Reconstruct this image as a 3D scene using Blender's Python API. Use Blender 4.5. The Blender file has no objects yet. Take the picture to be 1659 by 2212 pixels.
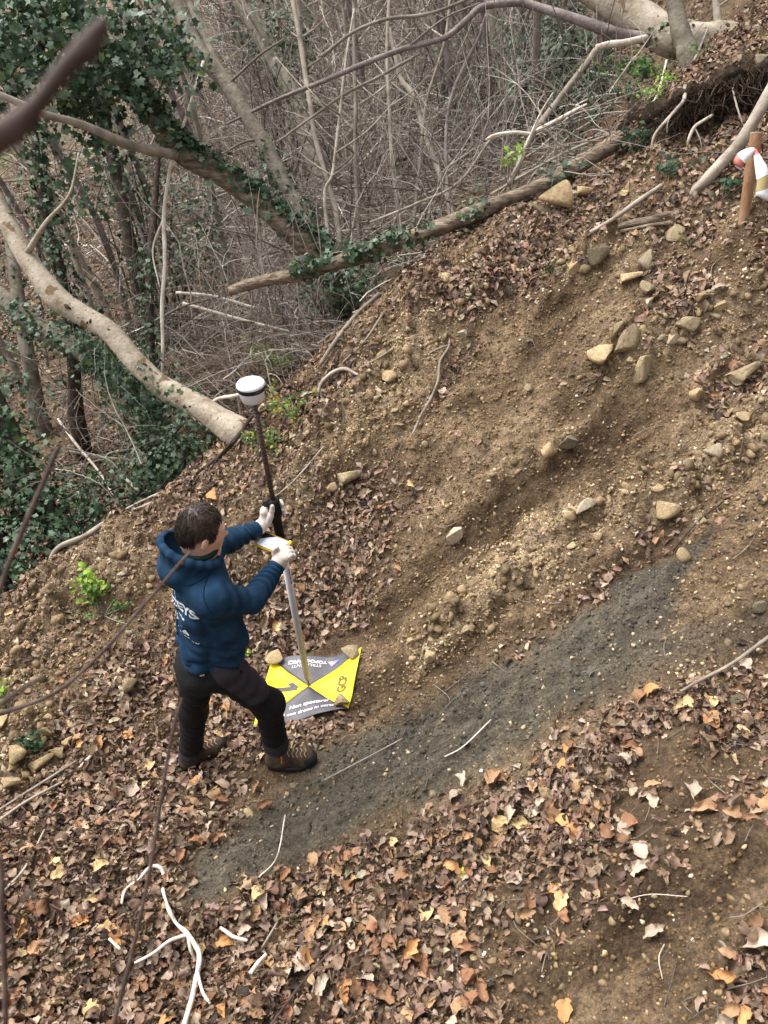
import bpy, math, random
import numpy as np
from mathutils import Vector, Matrix

random.seed(7)
rng = np.random.default_rng(11)
SC = bpy.context.scene
COL = SC.collection
# ------------------------------------------------------------------ camera
FPX, CX, CY = 1640.0, 829.5, 1106.0          # focal length and centre in 1659 x 2212 picture units
PITCH = math.radians(40.0)
CAM = np.array([0.0, 0.0, 3.6])
cam_d = bpy.data.cameras.new('camera')
cam_d.sensor_fit = 'VERTICAL'; cam_d.sensor_height = 24.0
cam_d.lens = 24.0 * FPX / 2212.0
cam_d.clip_start = 0.02; cam_d.clip_end = 500
cam_d.dof.use_dof = True; cam_d.dof.focus_distance = 3.9; cam_d.dof.aperture_fstop = 3.8
cam_o = bpy.data.objects.new('camera', cam_d); COL.objects.link(cam_o)
cam_o.location = CAM; cam_o.rotation_euler = (math.pi/2 - PITCH, 0, 0)
SC.camera = cam_o
# ------------------------------------------------------------------ sky, sun, exposure
SUN_EL, SUN_AZ = math.radians(58), math.radians(-60)   # azimuth measured from +Y towards +X
w = bpy.data.worlds.new('World'); SC.world = w; w.use_nodes = True
nt = w.node_tree; nt.nodes.clear()
sky = nt.nodes.new('ShaderNodeTexSky'); sky.sky_type = 'NISHITA'; sky.sun_disc = False
sky.sun_elevation = SUN_EL; sky.sun_rotation = SUN_AZ
sky.dust_density = 6.0; sky.air_density = 1.0; sky.ozone_density = 1.0
hs = nt.nodes.new('ShaderNodeHueSaturation'); hs.inputs['Saturation'].default_value = 0.25   # cloud cover: nearly white
bg = nt.nodes.new('ShaderNodeBackground'); bg.inputs['Strength'].default_value = 0.15
wo = nt.nodes.new('ShaderNodeOutputWorld')
nt.links.new(sky.outputs[0], hs.inputs['Color']); nt.links.new(hs.outputs[0], bg.inputs['Color'])
nt.links.new(bg.outputs[0], wo.inputs['Surface'])
sun_d = bpy.data.lights.new('sun', 'SUN'); sun_d.energy = 1.3; sun_d.angle = math.radians(60)
sun_d.color = (1.0, 0.95, 0.88)
sun_o = bpy.data.objects.new('sun', sun_d); COL.objects.link(sun_o)
_sd = Vector((math.sin(SUN_AZ)*math.cos(SUN_EL), math.cos(SUN_AZ)*math.cos(SUN_EL), math.sin(SUN_EL)))
sun_o.rotation_euler = (-_sd).to_track_quat('-Z', 'Y').to_euler(); sun_o.location = (-6, 8, 14)
SC.view_settings.view_transform = 'Standard'; SC.view_settings.look = 'None'
SC.view_settings.exposure = 1.12; SC.view_settings.gamma = 1.0; SC.view_settings.use_curve_mapping = False
SC.render.engine = 'CYCLES'
SC.cycles.max_bounces = 6; SC.cycles.diffuse_bounces = 3; SC.cycles.glossy_bounces = 2
SC.cycles.transmission_bounces = 2; SC.cycles.transparent_max_bounces = 4; SC.cycles.use_denoising = True

# ------------------------------------------------------------------ picture <-> world
_F = np.array([0, math.cos(PITCH), -math.sin(PITCH)]); _U = np.array([0, math.sin(PITCH), math.cos(PITCH)])
_R = np.array([1.0, 0, 0])
def ray(px, py):
    return _F + (px-CX)/FPX*_R + (CY-py)/FPX*_U
def P(px, py, d):
    return CAM + ray(px, py)*d
def proj(p):
    q = np.asarray(p, float) - CAM
    d = q @ _F
    dd = np.where(np.abs(d) < 1e-6, 1e-6, d)
    return CX + FPX*(q @ _R)/dd, CY - FPX*(q @ _U)/dd, d

# ------------------------------------------------------------------ noise
def _h(ix, iy, iz, s):
    n = (ix.astype(np.int64)*374761393 + iy.astype(np.int64)*668265263 + iz.astype(np.int64)*2147483647 + s*1274126177) & 0xffffffff
    n = ((n ^ (n >> 13))*1274126177) & 0xffffffff
    n = ((n ^ (n >> 16))*668265263) & 0xffffffff
    return ((n ^ (n >> 15)) & 0xffff)/32767.5 - 1.0
def noise2(x, y, s=0):
    x = np.asarray(x, float); y = np.asarray(y, float)
    ix = np.floor(x); iy = np.floor(y); fx = x-ix; fy = y-iy
    fx = fx*fx*fx*(fx*(fx*6-15)+10); fy = fy*fy*fy*(fy*(fy*6-15)+10)
    z = np.zeros_like(ix)
    a = _h(ix, iy, z, s); b = _h(ix+1, iy, z, s); c = _h(ix, iy+1, z, s); d = _h(ix+1, iy+1, z, s)
    return (a*(1-fx)+b*fx)*(1-fy) + (c*(1-fx)+d*fx)*fy
def noise3(x, y, z, s=0):
    ix = np.floor(x); iy = np.floor(y); iz = np.floor(z)
    fx = x-ix; fy = y-iy; fz = z-iz
    fx = fx*fx*(3-2*fx); fy = fy*fy*(3-2*fy); fz = fz*fz*(3-2*fz)
    r = 0
    for k in (0, 1):
        a = _h(ix, iy, iz+k, s); b = _h(ix+1, iy, iz+k, s); c = _h(ix, iy+1, iz+k, s); d = _h(ix+1, iy+1, iz+k, s)
        v = (a*(1-fx)+b*fx)*(1-fy) + (c*(1-fx)+d*fx)*fy
        r = r + v*(fz if k else 1-fz)
    return r
def fbm2(x, y, o=4, s=0):
    t = 0; a = 1.0; n = 0
    for i in range(o):
        t = t + a*noise2(x*2**i+17.3*i, y*2**i-9.1*i, s+i); n += a; a *= .5
    return t/n
def sstep(a, b, x):
    t = np.clip((x-a)/(b-a), 0, 1); return t*t*(3-2*t)

# ------------------------------------------------------------------ mesh helpers
def new_mesh(name, V, faces, mats=(), smooth=True, matidx=None, col=None):
    """V (n,3); faces: (m,3)/(m,4) int array or list of tuples"""
    me = bpy.data.meshes.new(name)
    V = np.asarray(V, np.float32)
    if isinstance(faces, np.ndarray):
        k = faces.shape[1]; m = len(faces)
        me.vertices.add(len(V)); me.vertices.foreach_set('co', V.ravel())
        me.loops.add(m*k); me.loops.foreach_set('vertex_index', faces.astype(np.int32).ravel())
        me.polygons.add(m); me.polygons.foreach_set('loop_start', np.arange(0, m*k, k, dtype=np.int32))
        me.update(calc_edges=True)
    else:
        me.from_pydata(V.tolist(), [], [tuple(int(i) for i in f) for f in faces]); me.update()
    if smooth: me.polygons.foreach_set('use_smooth', np.ones(len(me.polygons), bool))
    for m_ in mats: me.materials.append(m_)
    if matidx is not None: me.polygons.foreach_set('material_index', np.asarray(matidx, np.int32))
    if col is not None:
        at = me.color_attributes.new('Col', 'FLOAT_COLOR', 'POINT')
        c4 = np.ones((len(V), 4), np.float32); c4[:, :col.shape[1]] = col
        at.data.foreach_set('color', c4.ravel())
    return me
def link(name, me, parent=None, kind=None):
    o = bpy.data.objects.new(name, me); COL.objects.link(o)
    if parent is not None:
        o.parent = parent
        o.matrix_parent_inverse = Matrix.Translation(parent.location).inverted()
    if kind: o['kind'] = kind
    return o
def tag(o, label, cat, group=None):
    o['label'] = label; o['category'] = cat
    if group: o['group'] = group
    return o
def thing(name, label, cat, loc, group=None):
    o = bpy.data.objects.new(name, None); COL.objects.link(o); o.location = [float(v) for v in loc]
    o.empty_display_size = .1
    return tag(o, label, cat, group)

def smooth_path(pts, n):
    """Catmull-Rom resample of (k,m) rows to n rows"""
    p = np.asarray(pts, float)
    if len(p) == 2: p = np.array([p[0], (p[0]+p[1])/2, p[1]])
    q = np.vstack([2*p[0]-p[1], p, 2*p[-1]-p[-2]])
    out = []
    ts = np.linspace(0, len(p)-1-1e-6, n)
    for t in ts:
        i = int(t); f = t-i
        a, b, c, d = q[i], q[i+1], q[i+2], q[i+3]
        out.append(.5*((2*b)+(-a+c)*f+(2*a-5*b+4*c-d)*f*f+(-a+3*b-3*c+d)*f**3))
    return np.array(out)
def tube_arrays(path, rad, sides=8, rough=0.0, seed=0, cap=True):
    p = np.asarray(path, float); n = len(p); rad = np.broadcast_to(np.asarray(rad, float), (n,))
    t = np.gradient(p, axis=0); t /= np.linalg.norm(t, axis=1, keepdims=True)+1e-9
    up = np.array([0, 0, 1.0]) if abs(t[0, 2]) < .9 else np.array([1.0, 0, 0])
    V = []; a = np.arange(sides)/sides*2*np.pi
    u = np.cross(t[0], up); u /= np.linalg.norm(u)
    for i in range(n):
        u = u - t[i]*(u@t[i]); u /= np.linalg.norm(u)+1e-9
        v = np.cross(t[i], u)
        r = rad[i]*np.ones(sides)
        if rough: r = r*(1+rough*noise2(np.cos(a)*1.7+i*.35+seed, np.sin(a)*1.7+seed*3.1, 5))
        V.append(p[i] + (np.cos(a)*r)[:, None]*u + (np.sin(a)*r)[:, None]*v)
    V = np.vstack(V)
    i = np.arange(n-1)[:, None]*sides; j = np.arange(sides)[None]; jn = (j+1) % sides
    Fq = np.stack([i+j, i+jn, i+sides+jn, i+sides+j], -1).reshape(-1, 4)
    tri = np.vstack([Fq[:, [0, 1, 2]], Fq[:, [0, 2, 3]]])
    if cap:
        V = np.vstack([V, p[:1], p[-1:]]); c0 = n*sides; c1 = c0+1
        jj = np.arange(sides); jn = (jj+1) % sides
        tri = np.vstack([tri, np.stack([np.full(sides, c0), jn, jj], -1), np.stack([np.full(sides, c1), (n-1)*sides+jj, (n-1)*sides+jn], -1)])
    return V, tri
class MB:
    def __init__(s): s.V = []; s.F = []; s.n = 0; s.C = []
    def add(s, V, F, c=None):
        s.V.append(np.asarray(V, float)); s.F.append(np.asarray(F)+s.n); s.n += len(V)
        if c is not None: s.C.append(np.tile(np.asarray(c, float), (len(V), 1)))
        return s
    def tube(s, pts, rad, sides=8, n=None, rough=0., seed=0, c=None):
        pts = np.asarray(pts, float); rad = np.broadcast_to(np.asarray(rad, float), (len(pts),))
        if n is None: n = max(3, 4*(len(pts)-1)+1)
        q = smooth_path(np.hstack([pts, rad[:, None]]), n)
        return s.add(*tube_arrays(q[:, :3], np.maximum(q[:, 3], 1e-4), sides, rough, seed), c)
    def box(s, c, ax, ay, az, col=None):
        c = np.asarray(c, float); V = [c+i*np.asarray(ax)+j*np.asarray(ay)+k*np.asarray(az) for k in (-1, 1) for j in (-1, 1) for i in (-1, 1)]
        F = [(0, 2, 3), (0, 3, 1), (4, 5, 7), (4, 7, 6), (0, 1, 5), (0, 5, 4), (2, 6, 7), (2, 7, 3), (0, 4, 6), (0, 6, 2), (1, 3, 7), (1, 7, 5)]
        return s.add(V, np.array(F), col)
    def mesh(s, name, mats=(), smooth=True):
        return new_mesh(name, np.vstack(s.V), np.vstack(s.F), mats, smooth, col=np.vstack(s.C) if s.C else None)
    def build(s, name, mat, parent=None, kind=None, smooth=True):
        return link(name, s.mesh(name, (mat,), smooth), parent, kind)
def rot_from(n, spin):
    """(k,3,3) matrices whose z column is n, turned by spin about it"""
    n = n/np.linalg.norm(n, axis=1, keepdims=True)
    a = np.where(np.abs(n[:, 2:3]) < .95, np.array([[0, 0, 1.0]]), np.array([[1.0, 0, 0]]))
    x = np.cross(a, n); x /= np.linalg.norm(x, axis=1, keepdims=True); y = np.cross(n, x)
    c = np.cos(spin)[:, None]; s_ = np.sin(spin)[:, None]
    X = x*c+y*s_; Y = -x*s_+y*c
    return np.stack([X, Y, n], -1)
def bulk(templates, pos, R, scale, colr, pick):
    """joins many copies of small templates into one vertex/triangle set"""
    Vs = []; Fs = []; Cs = []; n = 0
    for k, (tv, tf) in enumerate(templates):
        m = np.where(pick == k)[0]
        if not len(m): continue
        sc = scale[m]; sc = sc[:, None, None] if sc.ndim == 1 else sc[:, None, :]
        v = np.einsum('kij,knj->kni', R[m], tv[None]*sc) + pos[m][:, None]
        f = tf[None] + (np.arange(len(m))*len(tv))[:, None, None] + n
        Vs.append(v.reshape(-1, 3)); Fs.append(f.reshape(-1, 3)); n += len(m)*len(tv)
        Cs.append(np.repeat(colr[m], len(tv), axis=0))
    return np.vstack(Vs), np.vstack(Fs), np.vstack(Cs)

# ------------------------------------------------------------------ materials
def mat_new(name):
    m = bpy.data.materials.new(name); m.use_nodes = True
    return m, m.node_tree, m.node_tree.nodes['Principled BSDF']
def ramp(nt, stops, pos):
    r = nt.nodes.new('ShaderNodeValToRGB'); e = r.color_ramp.elements
    while len(e) < len(stops): e.new(.5)
    for i, (c, p) in enumerate(zip(stops, pos)):
        e[i].position = p; e[i].color = (*c, 1)
    return r
def pmat(name, stops, scale=8, rough=.8, bump=.3, bscale=None, stretch=(1, 1, 1), spec=.25, detail=6, pos=None, dist=.02, coords='Object', rvar=0, spots=None):
    """noise-driven colour with fine relief"""
    m, nt, b = mat_new(name)
    tc = nt.nodes.new('ShaderNodeTexCoord'); mp = nt.nodes.new('ShaderNodeMapping')
    mp.inputs['Scale'].default_value = stretch
    nt.links.new(tc.outputs[coords], mp.inputs[0])
    n = nt.nodes.new('ShaderNodeTexNoise'); n.inputs['Scale'].default_value = scale; n.inputs['Detail'].default_value = detail
    n.inputs['Roughness'].default_value = .62
    nt.links.new(mp.outputs[0], n.inputs['Vector'])
    if pos is None: pos = list(np.linspace(.3, .7, len(stops)))
    r = ramp(nt, stops, pos); nt.links.new(n.outputs[0], r.inputs[0])
    last = r.outputs[0]
    if rvar:
        oi = nt.nodes.new('ShaderNodeObjectInfo'); hsv = nt.nodes.new('ShaderNodeHueSaturation')
        mr = nt.nodes.new('ShaderNodeMapRange'); mr.inputs[3].default_value = 1-rvar; mr.inputs[4].default_value = 1+rvar
        nt.links.new(oi.outputs['Random'], mr.inputs[0]); nt.links.new(mr.outputs[0], hsv.inputs['Value'])
        nt.links.new(last, hsv.inputs['Color']); last = hsv.outputs[0]
    for sp_ in ([] if not spots else spots if isinstance(spots, list) else [spots]):
        n3 = nt.nodes.new('ShaderNodeTexNoise'); n3.inputs['Scale'].default_value = sp_[0]; n3.inputs['Detail'].default_value = 3
        nt.links.new(mp.outputs[0], n3.inputs['Vector']); r3 = ramp(nt, [(0, 0, 0), (1, 1, 1)], (sp_[1], sp_[1]+.04)); nt.links.new(n3.outputs[0], r3.inputs[0])
        mx = nt.nodes.new('ShaderNodeMix'); mx.data_type = 'RGBA'; nt.links.new(r3.outputs[0], mx.inputs[0]); nt.links.new(last, mx.inputs[6]); mx.inputs[7].default_value = (*sp_[2], 1); last = mx.outputs[2]
    nt.links.new(last, b.inputs['Base Color'])
    b.inputs['Roughness'].default_value = rough; b.inputs['Specular IOR Level'].default_value = spec
    if bump:
        n2 = nt.nodes.new('ShaderNodeTexNoise'); n2.inputs['Scale'].default_value = bscale or scale*3; n2.inputs['Detail'].default_value = 5
        nt.links.new(mp.outputs[0], n2.inputs['Vector'])
        bp = nt.nodes.new('ShaderNodeBump'); bp.inputs['Strength'].default_value = bump; bp.inputs['Distance'].default_value = dist
        nt.links.new(n2.outputs[0], bp.inputs['Height']); nt.links.new(bp.outputs[0], b.inputs['Normal'])
    return m
def colmat(name, rough=.75, spec=.25, nscale=40, nvar=.35, bump=0.25, trans=0):
    """colour comes from each piece's own colour attribute, with a little grain"""
    m, nt, b = mat_new(name)
    a = nt.nodes.new('ShaderNodeAttribute'); a.attribute_name = 'Col'
    n = nt.nodes.new('ShaderNodeTexNoise'); n.inputs['Scale'].default_value = nscale; n.inputs['Detail'].default_value = 4
    tc = nt.nodes.new('ShaderNodeTexCoord'); nt.links.new(tc.outputs['Object'], n.inputs['Vector'])
    mr = nt.nodes.new('ShaderNodeMapRange'); mr.inputs[1].default_value = .3; mr.inputs[2].default_value = .7
    mr.inputs[3].default_value = 1-nvar; mr.inputs[4].default_value = 1+nvar
    nt.links.new(n.outputs[0], mr.inputs[0])
    hsv = nt.nodes.new('ShaderNodeHueSaturation'); nt.links.new(a.outputs['Color'], hsv.inputs['Color']); nt.links.new(mr.outputs[0], hsv.inputs['Value'])
    nt.links.new(hsv.outputs[0], b.inputs['Base Color'])
    b.inputs['Roughness'].default_value = rough; b.inputs['Specular IOR Level'].default_value = spec
    if bump:
        bp = nt.nodes.new('ShaderNodeBump'); bp.inputs['Strength'].default_value = bump; bp.inputs['Distance'].default_value = .005
        nt.links.new(n.outputs[0], bp.inputs['Height']); nt.links.new(bp.outputs[0], b.inputs['Normal'])
    if trans:
        t = nt.nodes.new('ShaderNodeBsdfTranslucent'); nt.links.new(hsv.outputs[0], t.inputs['Color'])
        mx = nt.nodes.new('ShaderNodeMixShader'); mx.inputs[0].default_value = trans
        out = nt.nodes['Material Output']
        nt.links.new(b.outputs[0], mx.inputs[1]); nt.links.new(t.outputs[0], mx.inputs[2]); nt.links.new(mx.outputs[0], out.inputs['Surface'])
    return m
def plain(name, c, rough=.6, spec=.4, metal=0., nv=.12, scale=60, bump=.05):
    m = pmat(name, [tuple(x*(1-nv) for x in c), tuple(x*(1+nv) for x in c)], scale, rough, bump, spec=spec, dist=.004)
    m.node_tree.nodes['Principled BSDF'].inputs['Metallic'].default_value = metal
    return m
# ================================================================== TERRAIN
near_ctl = [(0,2212,2.8),(500,2212,2.8),(1000,2212,2.65),(1659,2212,2.25),
 (0,1900,3.4),(400,1900,3.4),(800,1900,3.25),(1250,1900,2.9),(1659,1900,2.55),
 (0,1600,4.3),(300,1650,4.2),(430,1650,4.13),(600,1650,4.0),(1000,1650,3.65),(1300,1600,3.35),(1659,1600,3.0),
 (668,1485,4.42),(700,1412,4.6),(650,1560,4.24),(560,1480,4.5),(800,1470,4.32),
 (850,1400,4.35),(1300,1400,3.75),(1659,1400,3.35),(0,1400,4.9),(300,1400,4.75),(480,1300,4.85),
 (750,1200,4.75),(1000,1200,4.4),(1300,1200,4.1),(1659,1200,3.65),
 (560,1100,5.0),(800,1000,4.9),(1200,1000,4.5),(1659,1000,4.0),
 (900,820,5.1),(1000,700,5.15),(1300,700,4.75),(1659,700,4.25),(1300,560,5.0),(1480,500,4.75),(1605,470,4.5),
 (1480,350,5.0),(1659,330,4.7)]
crest = [(-150,1430,5.1),(0,1330,5.15),(150,1230,5.2),(300,1130,5.25),(430,1020,5.3),(540,930,5.35),(700,770,5.5),(830,640,5.6),(1000,505,5.7),(1180,405,5.75),(1340,315,5.7)]
back_ctl = [(-100,1180,7.4),(50,1080,7.6),(120,950,8.6),(150,850,9.8),(300,950,8.0),(100,600,15),(170,340,24),(200,60,40),(-200,700,14),
 (450,800,8.8),(600,640,9.5),(600,450,12),(600,220,17),(600,40,24),(850,470,9.5),(900,250,13),(900,40,18),(1180,270,8.8),(1200,60,13),(1330,160,7.8)]
ctl = [P(*c) for c in near_ctl+crest+back_ctl]
for c in crest:
    q = P(*c); ctl += [q+np.array([-.35, .75, -.75])]
ctl += [P(1480,130,6.0)+0*_R, P(1659,60,6.4), P(1600,-60,8.5)]
for x, y, z in [(0,-.6,1.9),(-2,-.6,1.2),(2.2,-.6,2.5),(-3.5,1.0,-.9),(4.5,2,2.0),(5,5,3.5),(6,9,5.5),(10,16,9),(25,30,16),(-14,10,-3.5),(-30,20,-3),
                (-30,60,-3),(0,60,1),(30,60,14),(-8,2,-2.4),(0,35,0.2),(12,35,6),(-12,40,-3)]:
    ctl.append(np.array([x, y, z], float))
ctl = np.array(ctl)
def _tps(r2): return np.where(r2 > 1e-12, .5*r2*np.log(np.maximum(r2, 1e-12)), 0)
_n = len(ctl); _K = _tps(((ctl[:, None, :2]-ctl[None, :, :2])**2).sum(-1)) + np.eye(_n)*2e-3
_A = np.zeros((_n+3, _n+3)); _A[:_n, :_n] = _K; _A[:_n, _n] = 1; _A[:_n, _n+1:] = ctl[:, :2]; _A[_n:, :_n] = _A[:_n, _n:].T
_w = np.linalg.solve(_A, np.concatenate([ctl[:, 2], np.zeros(3)]))
def base_h(x, y):
    x = np.asarray(x, float); sh = x.shape; x = x.ravel(); y = np.asarray(y, float).ravel(); out = np.empty(len(x))
    for i in range(0, len(x), 20000):
        xx = x[i:i+20000]; yy = y[i:i+20000]
        out[i:i+20000] = _tps((xx[:, None]-ctl[None, :, 0])**2+(yy[:, None]-ctl[None, :, 1])**2) @ _w[:_n] + _w[_n] + _w[_n+1]*xx + _w[_n+2]*yy
    return out.reshape(sh)
# pieces of the picture described by hand: one digit per 100 x 100 field
def amap(rows):
    a = np.zeros((23, 17))
    for r, line in rows.items():
        for i, ch in enumerate(line): a[r, i] = 0 if ch == '.' else int(ch)
    return a/9.
LEAF = amap({0:'44444444444445666',1:'44444444444445666',2:'44444444444445655',3:'44455444555555566',4:'44445444444655644',5:'44445444465554555',6:'44444444566212545',7:'66666666211143354',8:'66666666214121254',9:'66666652222111232',
 10:'66667646421111333',11:'54434457521213422',12:'54234657311134211',13:'43358886222332112',14:'34789842123311233',15:'34799975322334776',
 16:'46998883112368876',17:'89998732357898765',18:'99998788898876422',19:'99999998876642111',20:'99999999876421126',21:'99999999987521247',22:'99999999987521247'})
GRAV = amap({4:'...........553222',5:'.........35666344',6:'........345433355',7:'.......4353223655',8:'......44532211347',9:'.....365421222477',
 10:'....3565312358763',11:'..344763237987323',12:'56653552369873344',13:'65543212578523443',14:'65322201453233444',15:'87421112333443222',
 16:'85221113433322211',17:'31111233222111111',18:'11111111111111112',19:'11111111343222222',20:'11111111222222232',21:'11111111112222222',22:'11111111112222222'})
CLAY = amap({12:'.............2743',13:'............37644',14:'.........55467544',15:'........588665321',16:'.......7898432...',17:'......887531.....',18:'....67741........',19:'....331..........',20:'.......1.........'})
# gravelly ribs, smooth runnels and leaf-filled gullies of the slope, as lines (x, y, half width) in the picture
RIBS = [[(1700,900,60),(1560,990,55),(1440,1080,45),(1250,1110,45),(1110,1220,55),(980,1340,50),(890,1430,35)], [(1700,620,45),(1540,665,40),(1420,720,45),(1330,770,35)], [(1060,560,40),(960,650,50),(830,790,60),(740,930,60),(640,1060,50)], [(1250,930,22),(1180,975,26),(1070,1060,22)], [(1300,560,40),(1200,600,45)], [(250,1200,60),(100,1310,60),(30,1450,60),(60,1600,70)]]
RUNS = [[(1450,860,55),(1250,980,45),(1080,1110,50),(930,1240,55),(860,1340,40)], [(1250,640,40),(1150,760,45),(1060,880,45)], [(1700,1840,50),(1500,1920,50),(1300,2060,55),(1150,2200,55)], [(850,1440,30),(790,1500,30)], [(1560,830,20),(1350,980,30)]]
GULL = [[(1470,1120,22),(1380,1215,30),(1260,1310,34),(1150,1390,30),(1080,1440,22)], [(1010,730,16),(985,800,22),(955,880,18)], [(790,1050,30),(730,1130,50),(720,1250,60),(650,1350,60)], [(1500,640,40),(1430,690,20)], [(1640,800,20),(1540,860,22)], [(1120,560,60),(960,640,40)], [(1659,1500,40),(1480,1560,60),(1300,1680,70),(1100,1800,80),(900,1900,80)], [(1659,2040,60),(1610,2120,50)]]
CLAYB = [[(430,1910,50),(600,1800,75),(800,1665,95),(1000,1560,85),(1200,1440,75),(1350,1320,65),(1480,1205,38),(1530,1160,20)], [(1659,1330,60),(1500,1400,60),(1300,1490,60)]]
def band(lines, px, py, warp=True):
    if warp: px = px+22*noise2(px/60, py/60, 71); py = py+22*noise2(px/60+9, py/60, 72)
    best = np.zeros(np.shape(px))
    for ln in lines:
        for (x0, y0, w0), (x1, y1, w1) in zip(ln[:-1], ln[1:]):
            dx, dy = x1-x0, y1-y0; t = np.clip(((px-x0)*dx+(py-y0)*dy)/(dx*dx+dy*dy), 0, 1)
            d = np.hypot(px-x0-t*dx, py-y0-t*dy)/(w0+t*(w1-w0)); best = np.maximum(best, np.exp(-d**2.4))
    return best
def lookup(m, px, py):
    v = lookup0(m, px, py)
    if m is GRAV: v = np.clip(v*.55+.85*band(RIBS, px, py)-.5*band(RUNS, px, py)-.3*band(GULL, px, py), 0, 1)
    if m is LEAF: v = np.clip(v+.55*band(GULL, px, py)-.35*band(RUNS, px, py)-.75*band(CLAYB[:1], px, py), 0, 1)
    if m is CLAY: v = np.clip(.35*v+band(CLAYB[:1], px, py)+.4*band(CLAYB[1:], px, py), 0, 1)
    return v
def lookup0(m, px, py):
    gx = np.clip(px/100-.5, 0, 15.999); gy = np.clip(py/100-.5, 0, 21.999)
    ix = gx.astype(int); iy = gy.astype(int); fx = gx-ix; fy = gy-iy
    return (m[iy, ix]*(1-fx)+m[iy, ix+1]*fx)*(1-fy)+(m[iy+1, ix]*(1-fx)+m[iy+1, ix+1]*fx)*fy
_cx = np.array([c[0] for c in crest]+[1500, 1700.]); _cy = np.array([c[1] for c in crest]+[200, 120.])
_cw = np.array([P(*c) for c in crest]+[P(1420,240,5.5), P(1700,130,5.3)])
def beyond(x, y):
    """metres past the crest line, >0 = on the forest side (approximate)"""
    best = np.full(np.shape(x), 1e9); sg = np.zeros(np.shape(x))
    for a, b in zip(_cw[:-1], _cw[1:]):
        dx, dy = b[0]-a[0], b[1]-a[1]; L = dx*dx+dy*dy
        t = np.clip(((x-a[0])*dx+(y-a[1])*dy)/L, 0, 1)
        ex = x-a[0]-t*dx; ey = y-a[1]-t*dy; d = np.hypot(ex, ey)
        s_ = np.sign(dx*ey-dy*ex)
        m = d < best; best = np.where(m, d, best); sg = np.where(m, s_, sg)
    return best*sg
_FL = np.array([-.84, -.54])                 # way the loose soil has run
# the scarp above the stake
_sc = [P(1345,318,5.62), P(1400,315,5.3), P(1470,300,5.15), P(1560,270,5.05), P(1660,240,4.95), P(1900,150,4.9)]
def scarp(x, y):
    best = np.full(np.shape(x), 1e9); sg = np.zeros(np.shape(x)); tt = np.zeros(np.shape(x))
    for k, (a, b) in enumerate(zip(_sc[:-1], _sc[1:])):
        dx, dy = b[0]-a[0], b[1]-a[1]; L = dx*dx+dy*dy
        t = np.clip(((x-a[0])*dx+(y-a[1])*dy)/L, 0, 1)
        ex = x-a[0]-t*dx; ey = y-a[1]-t*dy; d = np.hypot(ex, ey); s_ = np.sign(dx*ey-dy*ex)
        m = d < best; best = np.where(m, d, best); sg = np.where(m, s_, sg); tt = np.where(m, k+t, tt)
    s = best*sg
    return .30*sstep(-.02, .10, s+.02*noise2(x*9, y*9, 3))*sstep(0, 1.2, tt)*(1-.75*sstep(.1, 1.6, s))
def H(x, y, fine=True):
    x = np.asarray(x, float); y = np.asarray(y, float)
    z = base_h(x, y)
    nearw = (1-sstep(7, 12, np.hypot(x, y)))
    px, py, d = proj(np.stack([x, y, z], -1))
    u = x*_FL[0]+y*_FL[1]; v = -x*_FL[1]+y*_FL[0]
    past = sstep(-.1, .3, beyond(x, y))
    scr = scarp(x, y)
    flat = np.exp(-(((x+.42)/.42)**2+((y-2.68)/.36)**2)**2)   # firm patch round the target sheet
    flat = np.maximum(flat, np.exp(-(((x+.75)/.5)**2+((y-2.27)/.3)**2)**2)*.7)
    cy = lookup(CLAY, px, py)
    uw = u+.35*fbm2(x*1.3, y*1.3, 3, 13); saw = (uw*1.7) % 1.0; saw = np.where(saw < .82, saw/.82, (1-saw)/.18)
    rough = .07*fbm2(u*1.1, v*1.7, 3, 1) + .075*fbm2(u*.9, v*3.0, 3, 8) + .05*fbm2(u*3, v*6, 4, 9)*(1-.6*cy) + .045*(saw-.5)*sstep(-.3, .5, fbm2(x*.8, y*.8, 2, 17)+.25)*(1-.7*cy)
    clod = np.abs(noise2(x*13, y*13, 21))*.016+np.abs(noise2(x*27+3, y*27, 22))*.010
    g = lookup(GRAV, px, py)
    rough = rough + .06*(.35+g)*np.maximum(0, noise2(x*7.5, y*7.5, 31)) + .03*(.3+g)*np.abs(noise2(x*18, y*18, 33)) + 2.0*clod*(.55+g)*(1-.6*cy)
    rough = rough + .07*band(RIBS, px, py)*(.35+1.3*np.abs(noise2(x*6, y*6, 91))) - .055*band(RUNS, px, py) - .03*band(GULL, px, py)
    z = z + nearw*(1-flat*.85)*(1-past*.5)*rough + scr*nearw
    if fine: z = z + nearw*(.006*noise2(x*40, y*40, 41)+.004*noise2(x*75, y*75, 42))*(1-.5*flat)
    z = z + (1-nearw)*.25*fbm2(x*.3, y*.3, 3, 51)
    return z
def axis_pts(a, b, h, lo, hi, g=1.16):
    c = list(np.arange(a, b+1e-9, h)); s = h
    l = []; v = a
    while v > lo: s = min(s*g, 3.); v -= s; l.append(v)
    s = h; v = c[-1]; r = []
    while v < hi: s = min(s*g, 3.); v += s; r.append(v)
    return np.array(l[::-1]+c+r)
gx = axis_pts(-3.2, 3.4, .02, -60, 60); gy = axis_pts(.4, 6.8, .02, -4, 90)
X, Y = np.meshgrid(gx, gy); Z = H(X, Y)
V = np.stack([X.ravel(), Y.ravel(), Z.ravel()], -1)
ni, nj = len(gx), len(gy)
ii = (np.arange(nj-1)[:, None]*ni+np.arange(ni-1)[None]).ravel()
Fq = np.stack([ii, ii+1, ii+ni+1, ii+ni], -1)
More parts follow.
